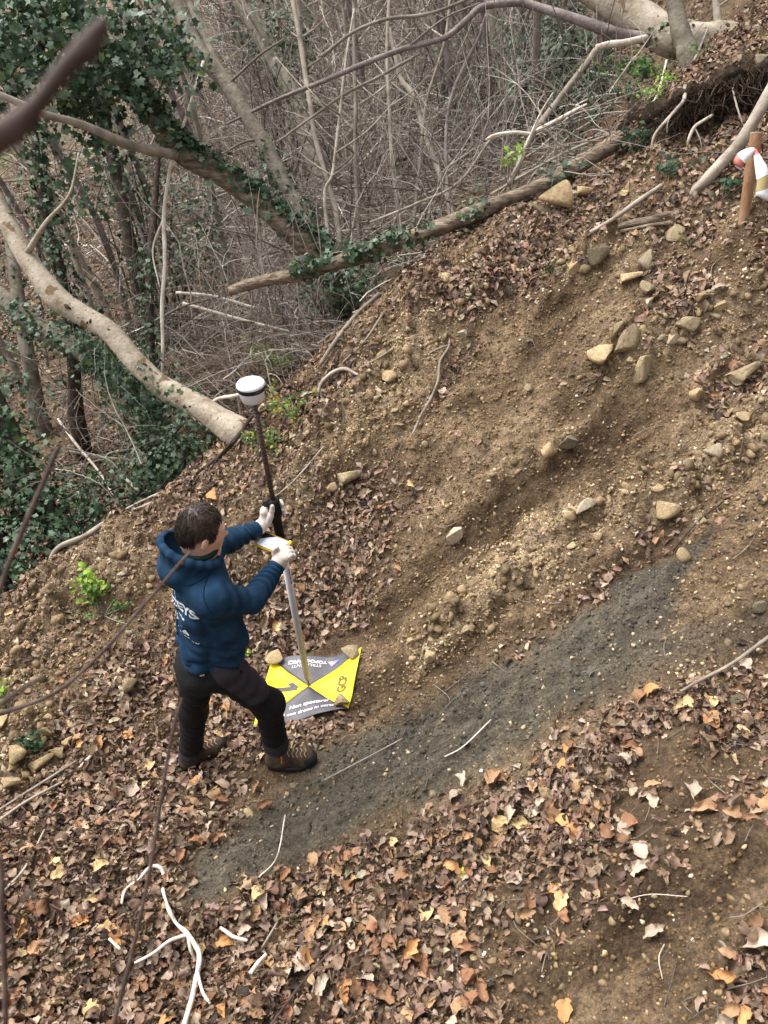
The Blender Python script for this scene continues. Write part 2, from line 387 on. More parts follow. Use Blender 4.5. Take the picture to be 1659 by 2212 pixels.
def HF(x, y):
    """height read back from the finished ground sheet"""
    x = np.asarray(x, float); y = np.asarray(y, float)
    i = np.clip(np.searchsorted(gx, x)-1, 0, ni-2); j = np.clip(np.searchsorted(gy, y)-1, 0, nj-2)
    fx = np.clip((x-gx[i])/(gx[i+1]-gx[i]), 0, 1); fy = np.clip((y-gy[j])/(gy[j+1]-gy[j]), 0, 1)
    return (Z[j, i]*(1-fx)+Z[j, i+1]*fx)*(1-fy)+(Z[j+1, i]*(1-fx)+Z[j+1, i+1]*fx)*fy
def G(px, py, tmin=1.2, tmax=70.):
    """where the sight line through a picture point meets the ground"""
    px = np.atleast_1d(np.asarray(px, float)); py = np.atleast_1d(np.asarray(py, float))
    D = _F[None]+((px-CX)/FPX)[:, None]*_R+((CY-py)/FPX)[:, None]*_U
    t = np.full(len(px), tmin); hit = np.zeros(len(px), bool); lo = t.copy()
    step = .12
    while not hit.all() and t.min() < tmax:
        q = CAM+D*t[:, None]; below = q[:, 2] < HF(q[:, 0], q[:, 1])
        hit |= below
        lo = np.where(hit, lo, t); t = np.where(hit, t, t*1.03+.02)
        if (t[~hit] > tmax).all(): break
    hi = t.copy()
    for _ in range(12):
        mid = (lo+hi)/2; q = CAM+D*mid[:, None]; b = q[:, 2] < HF(q[:, 0], q[:, 1])
        hi = np.where(b, mid, hi); lo = np.where(b, lo, mid)
    return CAM+D*hi[:, None]
def G1(px, py): return G(px, py)[0]
def nrm(x, y, e=.04):
    gx = (HF(x+e, y)-HF(x-e, y))/(2*e); gy = (HF(x, y+e)-HF(x, y-e))/(2*e)
    n = np.stack([-gx, -gy, np.ones_like(gx)], -1); return n/np.linalg.norm(n, axis=-1, keepdims=True)
px, py, dd = proj(V)
past = sstep(-.15, .35, beyond(V[:, 0], V[:, 1]))
inf = (dd > 0)
clay = np.where(inf, lookup(CLAY, px, py), 0)*(1-past); leafm = np.where(inf, lookup(LEAF, px, py), .5)
clay = .88*sstep(.25, .85, clay+.5*fbm2(V[:, 0]*3, V[:, 1]*3, 4, 61)*(clay > .05))
meadow = sstep(20, 23, V[:, 1])*sstep(-8.3, -8.8, V[:, 0])*sstep(30,27,V[:,1])*sstep(.1,.3,fbm2(V[:,0]*.35,V[:,1]*.35,2,5)+.15)
ribm = np.where(inf, band(RIBS, px, py)-band(RUNS, px, py), 0)*(1-past)
maskc = np.stack([clay, np.maximum(leafm**1.6*.8, past*.45), meadow, .5+.5*ribm], -1)
# soil: brown and ochre earth, grey clay, dark humus under the litter, green meadow far off
MG, nt, b = mat_new('soil')
at = nt.nodes.new('ShaderNodeAttribute'); at.attribute_name = 'Col'
sp = nt.nodes.new('ShaderNodeSeparateColor'); nt.links.new(at.outputs['Color'], sp.inputs[0])
tc = nt.nodes.new('ShaderNodeTexCoord')
mp = nt.nodes.new('ShaderNodeMapping'); mp.inputs['Rotation'].default_value = (0, 0, math.atan2(.54, .84)); mp.inputs['Scale'].default_value = (1, 1, 1)
vr = nt.nodes.new('ShaderNodeVectorRotate'); vr.rotation_type = 'Z_AXIS'; vr.inputs['Angle'].default_value = -math.atan2(.54, .84)
nt.links.new(tc.outputs['Object'], vr.inputs['Vector'])
st = nt.nodes.new('ShaderNodeVectorMath'); st.operation = 'MULTIPLY'; st.inputs[1].default_value = (.45, 1.3, 1)
nt.links.new(vr.outputs[0], st.inputs[0])
def nz(scale, det=6, src=None, rough=.6):
    n = nt.nodes.new('ShaderNodeTexNoise'); n.inputs['Scale'].default_value = scale; n.inputs['Detail'].default_value = det; n.inputs['Roughness'].default_value = rough
    nt.links.new(src or tc.outputs['Object'], n.inputs['Vector']); return n
def mix(f, a, bb, typ='MIX'):
    m = nt.nodes.new('ShaderNodeMix'); m.data_type = 'RGBA'; m.blend_type = typ
    for s_, v in ((m.inputs[0], f), (m.inputs[6], a), (m.inputs[7], bb)):
        if isinstance(v, bpy.types.NodeSocket): nt.links.new(v, s_)
        elif isinstance(v, tuple): s_.default_value = (*v, 1)
        else: s_.default_value = v
    return m.outputs[2]
n1 = nz(2.2, 7, st.outputs[0]); r1 = ramp(nt, [(.072,.049,.031), (.150,.104,.065), (.250,.182,.115), (.355,.27,.18)], (.3,.44,.58,.72)); nt.links.new(n1.outputs[0], r1.inputs[0])
n2 = nz(70, 6, rough=.75); r2 = ramp(nt, [(.42,.42,.42), (1.0,1.0,1.0), (1.7,1.62,1.5)], (.33,.5,.68)); nt.links.new(n2.outputs[0], r2.inputs[0])
mz = nt.nodes.new('ShaderNodeMath'); mz.operation = 'MULTIPLY_ADD'; mz.inputs[1].default_value = .34; nt.links.new(at.outputs['Alpha'], mz.inputs[0]); nt.links.new(n1.outputs[0], mz.inputs[2])
mz2 = nt.nodes.new('ShaderNodeMath'); mz2.operation = 'SUBTRACT'; mz2.inputs[1].default_value = .17; nt.links.new(mz.outputs[0], mz2.inputs[0]); nt.links.new(mz2.outputs[0], r1.inputs[0])   # ribs are ochre, runnels brown
soil = mix(1.0, r1.outputs[0], r2.outputs[0], 'MULTIPLY')
nm = nz(16, 6, rough=.7); rm = ramp(nt, [(.55,.53,.5), (1, 1, 1), (1.4,1.38,1.32)], (.36,.5,.66)); nt.links.new(nm.outputs[0], rm.inputs[0]); soil = mix(1.0, soil, rm.outputs[0], 'MULTIPLY')
n3 = nz(14, 6, st.outputs[0]); r3 = ramp(nt, [(.048,.044,.036), (.098,.089,.071), (.175,.155,.12)], (.3,.5,.7)); nt.links.new(n3.outputs[0], r3.inputs[0])
cl = mix(1.0, r3.outputs[0], r2.outputs[0], 'MULTIPLY')
out = mix(sp.outputs[0], soil, cl)
n4 = nz(30, 6); r4 = ramp(nt, [(.03,.021,.015), (.085,.056,.036), (.19,.12,.075)], (.3,.5,.72)); nt.links.new(n4.outputs[0], r4.inputs[0])
out = mix(sp.outputs[1], out, r4.outputs[0])
n5 = nz(3, 4); r5 = ramp(nt, [(.05,.09,.02), (.14,.25,.05)], (.4,.6)); nt.links.new(n5.outputs[0], r5.inputs[0])
out = mix(sp.outputs[2], out, r5.outputs[0])
nt.links.new(out, b.inputs['Base Color']); b.inputs['Roughness'].default_value = .93; b.inputs['Specular IOR Level'].default_value = .12
nb = nz(60, 7, rough=.7); nb2 = nz(18, 5)
ad = nt.nodes.new('ShaderNodeMath'); ad.operation = 'ADD'; nt.links.new(nb.outputs[0], ad.inputs[0]); nt.links.new(nb2.outputs[0], ad.inputs[1])
bp = nt.nodes.new('ShaderNodeBump'); bp.inputs['Strength'].default_value = 1.0; bp.inputs['Distance'].default_value = .03
nt.links.new(ad.outputs[0], bp.inputs['Height']); nt.links.new(bp.outputs[0], b.inputs['Normal'])
GROUND = link('ground', new_mesh('ground', V, Fq, (MG,), col=maskc), kind='structure')
# ================================================================== TREES, BRANCHES, IVY
M_PALE = pmat('bark_pale', [(.17,.125,.08), (.30,.25,.185), (.38,.33,.26), (.45,.40,.325)], 7, .85, .6, 40, (1,1,1), .12, pos=(.3,.42,.55,.72), dist=.014, spots=[(55, .65, (.10,.07,.045)), (8, .635, (.17,.115,.07)), (14, .66, (.42,.38,.31))])
M_GREY = pmat('bark_grey', [(.09,.078,.06), (.17,.15,.118), (.26,.235,.19)], 9, .9, .8, 40, spec=.1, dist=.012)
M_BARK = pmat('bark_rough', [(.075,.055,.04), (.19,.15,.11), (.36,.29,.22)], 22, .95, 1., 40, (.35,1,1), .08, dist=.03)
M_TWIG = pmat('bark_twig', [(.16,.135,.108), (.29,.25,.205), (.42,.37,.31)], 7, .9, .3, 40, spec=.1, rvar=.3)
M_PURP = pmat('bark_purplish', [(.10,.075,.07), (.19,.155,.145), (.30,.255,.24)], 9, .85, .4, 40, spec=.15)
M_WHITE = pmat('bare_dead_wood', [(.42,.34,.25), (.62,.55,.46), (.74,.68,.60)], 9, .8, .4, 50, spec=.15)
M_DARK = pmat('bark_dark', [(.025,.018,.014), (.06,.045,.036), (.11,.085,.07)], 12, .9, .6, 40, spec=.1)
M_FORE = pmat('bark_young', [(.04,.025,.021), (.075,.048,.040), (.115,.08,.067)], 30, .7, .4, 90, spec=.25, dist=.003)
M_IVY = colmat('ivy_leaf', .5, .35, 25, .25, .1, trans=.12)
M_BRIGHT = colmat('spring_leaf', .55, .3, 25, .2, .1, trans=.3)

# leaf templates ---------------------------------------------------
def ivy_template(fold, droop):
    ang = np.radians([90, 128, 150, 190, 228, 270, 312, 350, 30, 52]); rr = np.array([1.0, .52, .82, .58, .78, .32, .78, .58, .82, .52])*.5
    v = [(0, -.05, 0)]
    for a, r in zip(ang, rr): v.append((r*np.cos(a), r*np.sin(a), 0))
    v = np.array(v); v[:, 2] = np.abs(v[:, 0])*fold - droop*np.maximum(v[:, 1], 0)**2
    return v, np.array([(0, i, i % 10+1) for i in range(1, 11)])
IVYT = [ivy_template(f, d) for f, d in ((.15, .3), (.35, .5), (-.2, .4))]
def leaf_template(ns, na, curl, arch, twist, wid=.5, sd=0, ser=.0):
    """oval leaf, length 1, rolled across by curl and bent along by arch"""
    r = np.random.default_rng(sd); V = []
    u = np.linspace(0, 1, ns)
    for i, t in enumerate(u):
        wv = wid*(.06+np.sin(np.pi*min(1, t*.96+.03))**.75)*.5
        if ser and 0 < i < ns-1: wv *= 1+ser*(r.random()-.5)*2
        th = arch*(t-.5)*2
        cx_ = np.sin(th)/max(abs(arch), .05)*.5*np.sign(arch) if abs(arch) > .05 else t-.5
        cz = (np.cos(th)-1)/max(abs(arch), .05)*.5 if abs(arch) > .05 else 0
        for j in range(na):
            s = (j/(na-1)*2-1); a = s*curl*(.6+.8*t) + twist*(t-.5)
            yy = wv*(np.sin(s*curl)/max(curl, .05)) ; zz = wv*(1-np.cos(s*curl))/max(curl, .05)
            ct, st_ = np.cos(twist*(t-.5)), np.sin(twist*(t-.5))
            V.append((cx_, yy*ct-zz*st_, cz+yy*st_+zz*ct+.04*(r.random()-.5)))
    V = np.array(V); F = []
    for i in range(ns-1):
        for j in range(na-1):
            a = i*na+j; F += [(a, a+1, a+na+1), (a, a+na+1, a+na)]
    return V, np.array(F)
LITT = [leaf_template(5, 3, c, a, t, w_, k, .35) for k, (c, a, t, w_) in enumerate([(.5,.4,.3,.6),(1.2,.3,.5,.62),(1.9,-.4,.8,.6),(.3,-.7,.4,.7),(2.4,.5,-.6,.55),(.8,.9,-.5,.6),(1.5,.1,1.2,.7),(.9,-.3,-.9,.5)])]
def ivy_cols(n, r):
    base = np.array([[.018,.038,.018], [.030,.066,.030], [.05,.098,.046], [.08,.135,.075], [.15,.195,.14], [.075,.115,.03]])
    return base[r.choice(6, n, p=[.17,.25,.25,.17,.10,.06])]*(.75+.5*r.random((n, 1)))
def ivy_leaves(name, pos, nout, size, parent=None, seed=0, label=None, jitter=.7):
    """many ivy leaves at pos facing roughly nout"""
    r = np.random.default_rng(seed); n = len(pos)
    nn = nout + jitter*r.normal(size=(n, 3)); nn[:, 2] += .25
    R = rot_from(nn, r.random(n)*6.283)
    V, F, C = bulk(IVYT, pos, R, size*(.45+.9*r.random(n)), ivy_cols(n, r), r.integers(0, 3, n))
    o = link(name, new_mesh(name, V, F, (M_IVY,), col=C), parent, 'stuff')
    return o
def around(path, rad, n, seed, out=1.0, spread=.03, side=None, lo=0., hi=1.):
    """points around a limb, with outward direction"""
    r = np.random.default_rng(seed); t = lo+(hi-lo)*r.random(n); m = len(path)-1
    i = np.minimum((t*m).astype(int), m-1); f = (t*m-i)[:, None]
    c = path[i]*(1-f)+path[i+1]*f; ax = path[i+1]-path[i]; ax /= np.linalg.norm(ax, axis=1, keepdims=True)
    v = r.normal(size=(n, 3))
    if side is not None: v += np.asarray(side)*1.6
    v -= ax*(v*ax).sum(1, keepdims=True); v /= np.linalg.norm(v, axis=1, keepdims=True)
    rr = np.interp(t, np.linspace(0, 1, len(rad)), rad)
    return c+v*(rr*out+np.abs(r.normal(size=n))*spread)[:, None], v
def limb(pts, n=None):
    """rows (px,py,depth,width px) -> smooth world path and radii"""
    q = np.array([np.append(P(a, b_, d), w_*d/FPX/2) for a, b_, d, w_ in pts])
    q = smooth_path(q, n or max(6, 5*(len(pts)-1)+1)); return q[:, :3], np.maximum(q[:, 3], .0015)
def tree(name, label, cat, trunk, mat, branches=(), bmat=None, sides=14, group=None, rough=.12, seed=0, ground=True):
    p, rr = limb(trunk)
    g_ = HF(p[-1:, 0], p[-1:, 1])[0]
    if p[-1, 2] > g_-.08:                      # carry the foot of the trunk down into the ground
        dv = p[-1]-p[-3]; dv = dv/np.linalg.norm(dv)*.4+np.array([0, 0, -.6]); k_ = 0; q_ = p[-1].copy(); ex = []
        while q_[2] > HF(q_[0:1], q_[1:2])[0]-.12 and k_ < 30: q_ = q_+dv/np.linalg.norm(dv)*.12; ex.append(q_.copy()); k_ += 1
        rr = np.append(rr, rr[-1]*np.linspace(1.03, 1.25, len(ex))); p = np.vstack([p, ex]) if ex else p
    base = p[-1]
    t = thing(name, label, cat, base, group)
    MB().add(*tube_arrays(p, rr, sides, rough, seed)).build('trunk', mat, t)
    for k, br in enumerate(branches):
        bp_, br_ = limb(br); MB().add(*tube_arrays(bp_, br_, max(6, sides-5), rough, seed+k)).build('branch', bmat or mat, t)
    return t, p, rr
def knots(p, rr, n, seed, parent, mat):
    """bark scars: low rough lumps set on the trunk"""
    r = np.random.default_rng(seed); c, v = around(p, rr, n, seed, .93, .0)
    mb = MB()
    for q, nn in zip(c, v):
        tv, tf = ROCKT[r.integers(0, len(ROCKT))]
        R = rot_from(nn[None], np.array([r.random()*6.28]))[0]
        mb.add((tv*np.array([.012, .03, .012])*(.5+r.random()))@R.T+q, tf)
    mb.build('bark_scar', mat, parent, 'stuff', smooth=False)
def ico(sub=1):
    import bmesh
    bm = bmesh.new(); bmesh.ops.create_icosphere(bm, subdivisions=sub, radius=1)
    v = np.array([x.co[:] for x in bm.verts]); f = np.array([[q.index for q in x.verts] for x in bm.faces]); bm.free(); return v, f
def rock_template(seed, sub=1, cut=5, jit=.08):
    r = np.random.default_rng(seed); v, f = ico(sub); v = v.copy()
    for _ in range(cut):                       # chop flat faces so that it reads as broken stone
        n = r.normal(size=3); n /= np.linalg.norm(n); d = .30+.34*r.random()
        s = v@n; v -= np.outer(np.maximum(s-d, 0), n)
    v *= 1+jit*r.normal(size=(len(v), 1)); v *= np.array([1, .7+.3*r.random(), .55+.35*r.random()])
    return v, f
ROCKT = [rock_template(k) for k in range(8)]

# big pale trunk leaning out of the slope ---------------------------
T1, p, rr = tree('leaning_tree', 'thick smooth pale beige trunk leaning left out of the slope behind the man', 'tree',
    [(-330,60,6.0,29.9),(-180,210,5.8,33.4),(-40,380,5.65,37.0),(15,480,5.6,40.5),(60,560,5.55,44.0),(120,640,5.5,47.5),(180,682,5.5,47.5),(235,715,5.5,47.5),(300,790,5.5,48.4),(350,835,5.5,49.3),(400,862,5.45,51.0),(470,905,5.4,58.1),(520,940,5.35,70.4),(560,965,5.45,73.9)],
    M_PALE, [[(60,545,5.5,14),(100,480,5.3,9),(150,420,5.2,6),(170,330,5.2,4)]], sides=20, rough=.1, seed=2)
knots(p, rr*1.0, 46, 4, T1, M_DARK)
c, v = around(p, rr, 90, 5, 1.02, .02, None, .62, .8); ivy_leaves('ivy', c, v, .05, T1, 5)
# ivy tree whose crown of ivy fills the upper left --------------------
T2, p, rr = tree('ivy_covered_tree', 'leaning trunk wrapped in dense dark ivy filling the upper left corner', 'tree',
    [(-60,-40,5.6,30),(60,10,5.7,36),(150,50,5.8,38),(230,115,6.0,40),(300,200,6.1,42),(340,265,6.2,44),(400,330,6.3,46),(480,380,6.4,46),(560,440,6.5,48),(640,510,6.6,50),(700,560,6.7,52),(760,640,6.8,56)],
    M_BARK, [[(385,335,6.25,22),(330,325,6.0,22),(280,312,5.8,21),(180,270,5.5,18),(95,245,5.3,16),(0,205,5.15,15),(-150,150,5.1,12)],
             [(300,200,6.1,16),(330,120,6.2,12),(350,40,6.3,9),(360,-40,6.4,6)], [(150,50,5.8,14),(60,120,5.7,10),(-20,190,5.7,7)]], M_TWIG, 14, rough=.25, seed=3)
cs, vs = [], []
c, v = around(p, rr, 900, 11, 1.05, .035, (0, 0, 1.5), .3, .9); cs.append(c); vs.append(v)
r = np.random.default_rng(12)
for (ax, ay, ad, s1, n) in [(60,60,5.5,.30,480),(170,90,5.6,.28,420),(280,60,5.8,.25,300),(260,170,5.8,.2,280),(60,160,5.5,.25,260),(170,190,5.7,.14,100),(330,130,6.0,.2,200),(350,70,6.1,.14,110),(-60,100,5.4,.3,420),(120,10,5.6,.28,420),(215,240,5.9,.12,120),(380,120,6.1,.1,60)]:
    c = P(ax, ay, ad)+r.normal(size=(n, 3))*s1*np.array([1, .8, .55]); cs.append(c); v = r.normal(size=(n, 3))*.4+np.array([0, -.8, .5]); vs.append(v)
for (ax, ay, n, ln) in [(130,210,50,.35),(60,230,60,.4),(175,230,50,.3),(215,260,45,.35),(330,200,40,.25),(420,130,30,.2),(150,330,70,.5)]:
    s = r.random(n); c = P(ax, ay, 5.75)+np.stack([r.normal(size=n)*.09, r.normal(size=n)*.08, -s*ln], -1); cs.append(c); vs.append(r.normal(size=(n, 3))*.4+np.array([0, -.9, .3]))
ivy_leaves('ivy', np.vstack(cs), np.vstack(vs), .08, T2, 13)
# forked grey-beige tree
T3, p, rr = tree('forked_tree', 'slender forked grey trunk rising to the upper edge left of the vertical saplings', 'tree',
    [(330,-70,7.2,24),(375,0,7.2,28),(405,65,7.1,30),(440,125,7.0,34),(490,180,6.95,34),(530,245,6.9,32),(575,320,6.85,32),(620,410,6.8,34),(660,480,6.75,36),(700,560,6.75,40),(730,640,6.8,42)],
    M_GREY, [[(490,190,6.95,22),(468,140,7.0,20),(440,80,7.1,18),(415,20,7.2,17),(380,-60,7.3,14)], [(495,180,6.9,6),(560,120,6.8,5),(620,80,6.7,3)], [(560,300,6.9,7),(520,310,6.8,5),(470,340,6.7,3)]], seed=4)
c, v = around(p, rr, 420, 14, 1.05, .03, None, .55, .98); ivy_leaves('ivy', c, v, .055, T3, 14)
T4, p, rr = tree('leaning_tree', 'thick dull trunk deep in the thicket behind the vertical saplings', 'tree',
    [(480,-60,9.6,28),(560,70,9.4,36),(600,140,9.3,38),(640,215,9.2,40),(665,280,9.1,40),(690,380,9.0,42),(720,470,9.0,44),(740,560,9.1,46)], M_GREY, [[(600,140,9.3,18),(560,60,9.2,14),(500,-30,9.2,10)],[(640,215,9.2,14),(700,230,9,10),(790,300,8.8,6)]], seed=5)
c, v = around(p, rr, 350, 15, 1.1, .06, None, .0, .5); ivy_leaves('ivy', c, v, .06, T4, 15)
T5, p, rr = tree('leaning_tree', 'massive pale trunk leaning over the bank in the upper right corner', 'tree',
    [(1120,-130,7.0,58),(1230,-55,6.8,64),(1310,-5,6.6,68),(1380,42,6.5,70),(1440,75,6.4,74),(1500,90,6.3,80),(1560,100,6.3,92),(1600,120,6.4,100)], M_PALE, seed=6, sides=20)
c, v = around(p, rr, 110, 16, 1.02, .02, (0, -1, .3), .5, .95); ivy_leaves('ivy', c, v, .045, T5, 16)
tree('upright_tree', 'straight grey mossy trunk standing in front of the massive pale one', 'tree',
    [(1440,-120,5.9,30),(1455,-10,5.9,34),(1468,60,5.9,38),(1485,110,5.9,44),(1500,160,5.9,50)], M_GREY, seed=7)
tree('thin_tree', 'thin dark trunk at the top edge right of the grey mossy trunk', 'tree',
    [(1535,-60,6.6,13),(1545,0,6.6,15),(1555,70,6.6,18),(1560,120,6.6,20)], M_TWIG, [[(1545,20,6.6,6),(1600,-20,6.5,4)]], sides=9, seed=8)
T7, p, rr = tree('leaning_tree', 'beige trunk with trailing ivy running below the big pale trunk on the left', 'tree',
    [(-220,420,7.4,34),(-90,560,7.2,38),(0,640,7.0,40),(60,692,6.9,42),(130,735,6.8,44),(190,765,6.7,44),(250,810,6.6,44),(310,890,6.5,44),(345,960,6.45,46),(370,1040,6.5,50),(390,1110,6.6,54)], M_GREY, [], seed=9)
cs, vs = [], []
for a in ((450, .25, .6, None), (650, .52, .95, None)):
    c, v = around(p, rr, a[0], 17+int(a[1]*10), 1.05, .07, (0, -.5, .5), a[1], a[2]); cs.append(c); vs.append(v)
for (ax, ay, ad, s1, n) in [(260,800,6.2,.16,200),(230,760,6.3,.14,140),(300,850,6.2,.16,220),(330,890,6.3,.15,200),(185,700,6.4,.12,70)]:
    c = P(ax, ay, ad)+r.normal(size=(n, 3))*s1*np.array([1, .8, .7]); cs.append(c); vs.append(r.normal(size=(n, 3))*.4+np.array([0, -.8, .5]))
ivy_leaves('ivy', np.vstack(cs), np.vstack(vs), .06, T7, 18)
def ivy_column(label, trunk, n, size, seed, spread, mat=M_DARK, side=None, lo=0, hi=1):
    t, p, rr = tree('ivy_column_tree', label, 'tree', trunk, mat, seed=seed, sides=10)
    c, v = around(p, rr, n, seed, 1.1, spread, side, lo, hi); ivy_leaves('ivy', c, v, size, t, seed)
    return t
ivy_column('upright trunk hidden in ivy just left of the bend in the big pale trunk', [(70,250,7.0,14),(85,380,7.0,18),(105,500,7.0,22),(135,600,7.0,24),(150,700,7.1,26),(160,800,7.3,30),(165,900,7.6,34)], 850, .066, 21, .09, hi=.62)
ivy_column('narrow ivy pillar beside the bare white stick in the left thicket', [(345,300,7.6,10),(335,430,7.5,14),(325,560,7.4,18),(322,680,7.3,20),(325,800,7.2,22),(335,920,7.2,24)], 800, .064, 22, .08, lo=.3)
ivy_column('dark leaning trunk with heavy ivy at the left edge below the pale trunk', [(-70,740,6.3,30),(-10,860,6.2,34),(35,960,6.1,38),(70,1040,6.1,42),(110,1120,6.1,46),(150,1200,6.3,50)], 1500, .07, 23, .18, side=(-.3,-.5,.2), hi=.72)
ivy_column('ivy smothered stump at the far left edge level with the man head', [(-60,960,5.9,40),(-40,1060,5.8,50),(-20,1160,5.8,60),(-10,1260,5.9,66)], 900, .066, 24, .2)
ivy_column('brown upright trunk with scattered ivy left of the pale trunk', [(10,430,8.6,22),(28,560,8.5,26),(45,680,8.4,30),(62,780,8.4,32),(80,880,8.6,36)], 160, .06, 25, .04, M_GREY)
ivy_column('dark trunk with ivy standing behind the ivy covered tree', [(215,130,8.5,20),(225,260,8.4,24),(250,380,8.4,26),(275,500,8.4,28),(300,640,8.6,30)], 400, .064, 26, .1, hi=.8)

# the evergreen mass in the upper right and ivy shrubs
def ivy_bush(label, blobs, size, seed):
    rr_ = np.random.default_rng(seed); b0 = P(*blobs[0][:3]); gz = HF(b0[0:1], b0[1:2])[0]
    t = thing('ivy_bush', label, 'bush', (b0[0], b0[1], gz))
    cs = []; vs = []; mb = MB()
    for (ax, ay, ad, sx, sz, n) in blobs:
        c0 = P(ax, ay, ad); q = rr_.normal(size=(n, 3)); q /= np.linalg.norm(q, axis=1, keepdims=True)
        rad = (.45+.65*rr_.random((n, 1))**.5)
        cs.append(c0+q*rad*np.array([sx, sx*.8, sz])*(1+.25*noise3(q[:, 0]*3+ax, q[:, 1]*3, q[:, 2]*3, 3))[:, None]); vs.append(q+np.array([0, -.5, .4]))
        for k in range(5):
            e = c0+rr_.normal(size=3)*np.array([sx, sx, sz])*.45; g0 = np.array([b0[0]+rr_.normal()*.15, b0[1]+rr_.normal()*.15, gz-.05]); mb.tube([g0, (g0+e)/2+rr_.normal(size=3)*.08, e], [.018, .012, .005], 5, 7)
    mb.build('stems', M_DARK, t)
    ivy_leaves('foliage', np.vstack(cs), np.vstack(vs), size, t, seed)
    return t
ivy_bush('broad dark ivy thicket below the purplish branch in the upper right', [(1230,150,8.0,.62,.42,1500),(1130,120,8.6,.5,.4,900),(1290,240,7.4,.4,.34,900),(1180,230,8.0,.55,.38,1000),(1060,230,8.8,.5,.4,700),(1260,50,8.4,.5,.35,800),(1000,170,9.5,.45,.4,400)], .055, 31)
ivy_bush('dark ivy shrub behind the fork of the ivy covered trunk', [(300,400,8.6,.45,.45,420),(400,470,8.2,.45,.4,420),(430,560,7.9,.35,.3,220),(250,420,9,.3,.5,150)], .058, 32)
ivy_bush('patch of ivy shrub below the fallen log', [(760,620,6.5,.28,.2,420),(700,640,6.7,.25,.2,260)], .05, 33)
ivy_bush('low ivy thicket under the foot of the big pale trunk', [(360,1000,6.0,.45,.22,700),(250,1080,6.2,.4,.25,480),(430,940,6.1,.3,.2,350),(190,1150,6.2,.35,.25,350)], .052, 34)
ivy_bush('ivy carpet at the left edge above the man shoulder level', [(60,1180,5.7,.42,.24,600),(120,1120,5.9,.35,.2,330),(20,1270,5.4,.28,.16,320),(170,1060,6.3,.3,.2,180)], .056, 35)
ivy_bush('dim ivy clump high in the thicket beside the dull trunk', [(620,90,10,.5,.4,500),(560,60,10,.4,.4,300)], .06, 36)
ivy_bush('dim green bush in the middle of the thicket behind the thin saplings', [(860,230,10.5,.5,.6,420),(900,330,10,.4,.4,300)], .06, 37)

# ------------------------------------------------------------------ logs, fallen and leaning branches
def stick(name, label, cat, pts, mat, sides=8, rough=.12, seed=0, group=None, subs=(), n=None, submat=None):
    p, rr_ = limb(pts, n); base = p[0]
    if subs:
        t = thing(name, label, cat, p[np.argmin(p[:, 2])], group)
        MB().add(*tube_arrays(p, rr_, sides, rough, seed)).build('main_stem', mat, t)
        for k, s in enumerate(subs):
            q, r_ = limb(s); MB().add(*tube_arrays(q, r_, max(5, sides-2), rough, seed+k+1)).build('side_branch', submat or mat, t)
        return t, p, rr_
    o = MB().add(*tube_arrays(p, rr_, sides, rough, seed)).build(name, mat); tag(o, label, cat, group)
    return o, p, rr_
LOG, p, rr = stick('fallen_log', 'long weathered fallen log with ivy lying along the crest of the slope', 'log',
    [(495,628,5.6,20),(560,608,5.58,25),(650,590,5.55,29),(720,570,5.55,31),(830,534,5.53,33),(930,498,5.55,34),(1030,456,5.58,35),(1150,414,5.6,36),(1250,358,5.56,36),(1345,298,5.5,36)], M_BARK, 12, .3, 3,
    subs=[[(930,495,5.7,9),(1000,455,5.65,7),(1080,430,5.6,5)]])
cs, vs = [], []
for lo, hi, n in ((.2, .33, 110), (.36, .5, 190), (.5, .56, 25), (.62, .68, 40), (.8, .9, 40)):
    c, v = around(p, rr, n, int(lo*100)+40, 1.05, .035, (0, -.5, .6), lo, hi); cs.append(c); vs.append(v)
ivy_leaves('ivy', np.vstack(cs), np.vstack(vs), .062, LOG, 41)
stick('fallen_branch', 'long purplish grey branch arching across the upper middle of the thicket', 'branch',
    [(1400,85,6.4,24),(1330,72,6.4,24),(1240,40,6.4,20),(1150,12,6.5,18),(1115,6,6.5,15),(1045,14,6.5,15),(1010,42,6.5,14),(960,82,6.5,13),(880,103,6.6,12),(800,132,6.6,11),(700,175,6.7,10),(600,215,6.8,8),(490,268,6.9,5)], M_PURP, 9, .12, 4,
    subs=[[(1060,14,6.5,8),(1035,-10,6.5,7),(1030,-40,6.5,6)], [(880,103,6.6,6),(960,40,6.4,4),(1040,5,6.3,3)]])
stick('dead_branch', 'pale broken branch end pointing left at the foot of the massive pale trunk', 'branch',
    [(1288,102,5.85,12),(1320,95,5.85,14),(1350,92,5.85,14),(1395,82,5.95,14)], M_WHITE, 9)
stick('leaning_branch', 'bare branch propped on the log and forking white halfway up', 'branch',
    [(1288,108,5.85,14),(1265,140,5.82,13),(1230,185,5.8,13),(1180,250,5.78,13),(1150,290,5.75,14),(1125,345,5.72,13),(1100,398,5.7,12)], M_TWIG, 9, .15, 5,
    subs=[[(1155,285,5.75,9),(1200,262,5.72,9),(1240,240,5.7,8),(1268,225,5.65,4)], [(1150,290,5.75,9),(1110,286,5.75,8),(1070,292,5.76,8),(1050,302,5.76,6)], [(1130,330,5.72,6),(1165,250,5.6,5),(1195,200,5.5,3)]], submat=M_WHITE)
stick('leaning_branch', 'stout bare branch slanting down from the right edge beside the wooden stake', 'branch',
    [(1700,130,4.55,30),(1659,205,4.6,28),(1605,300,4.66,26),(1560,350,4.7,25),(1525,390,4.75,26),(1502,412,4.8,20),(1490,440,4.84,12),(1487,470,4.86,9)], M_TWIG, 12, .18, 6)
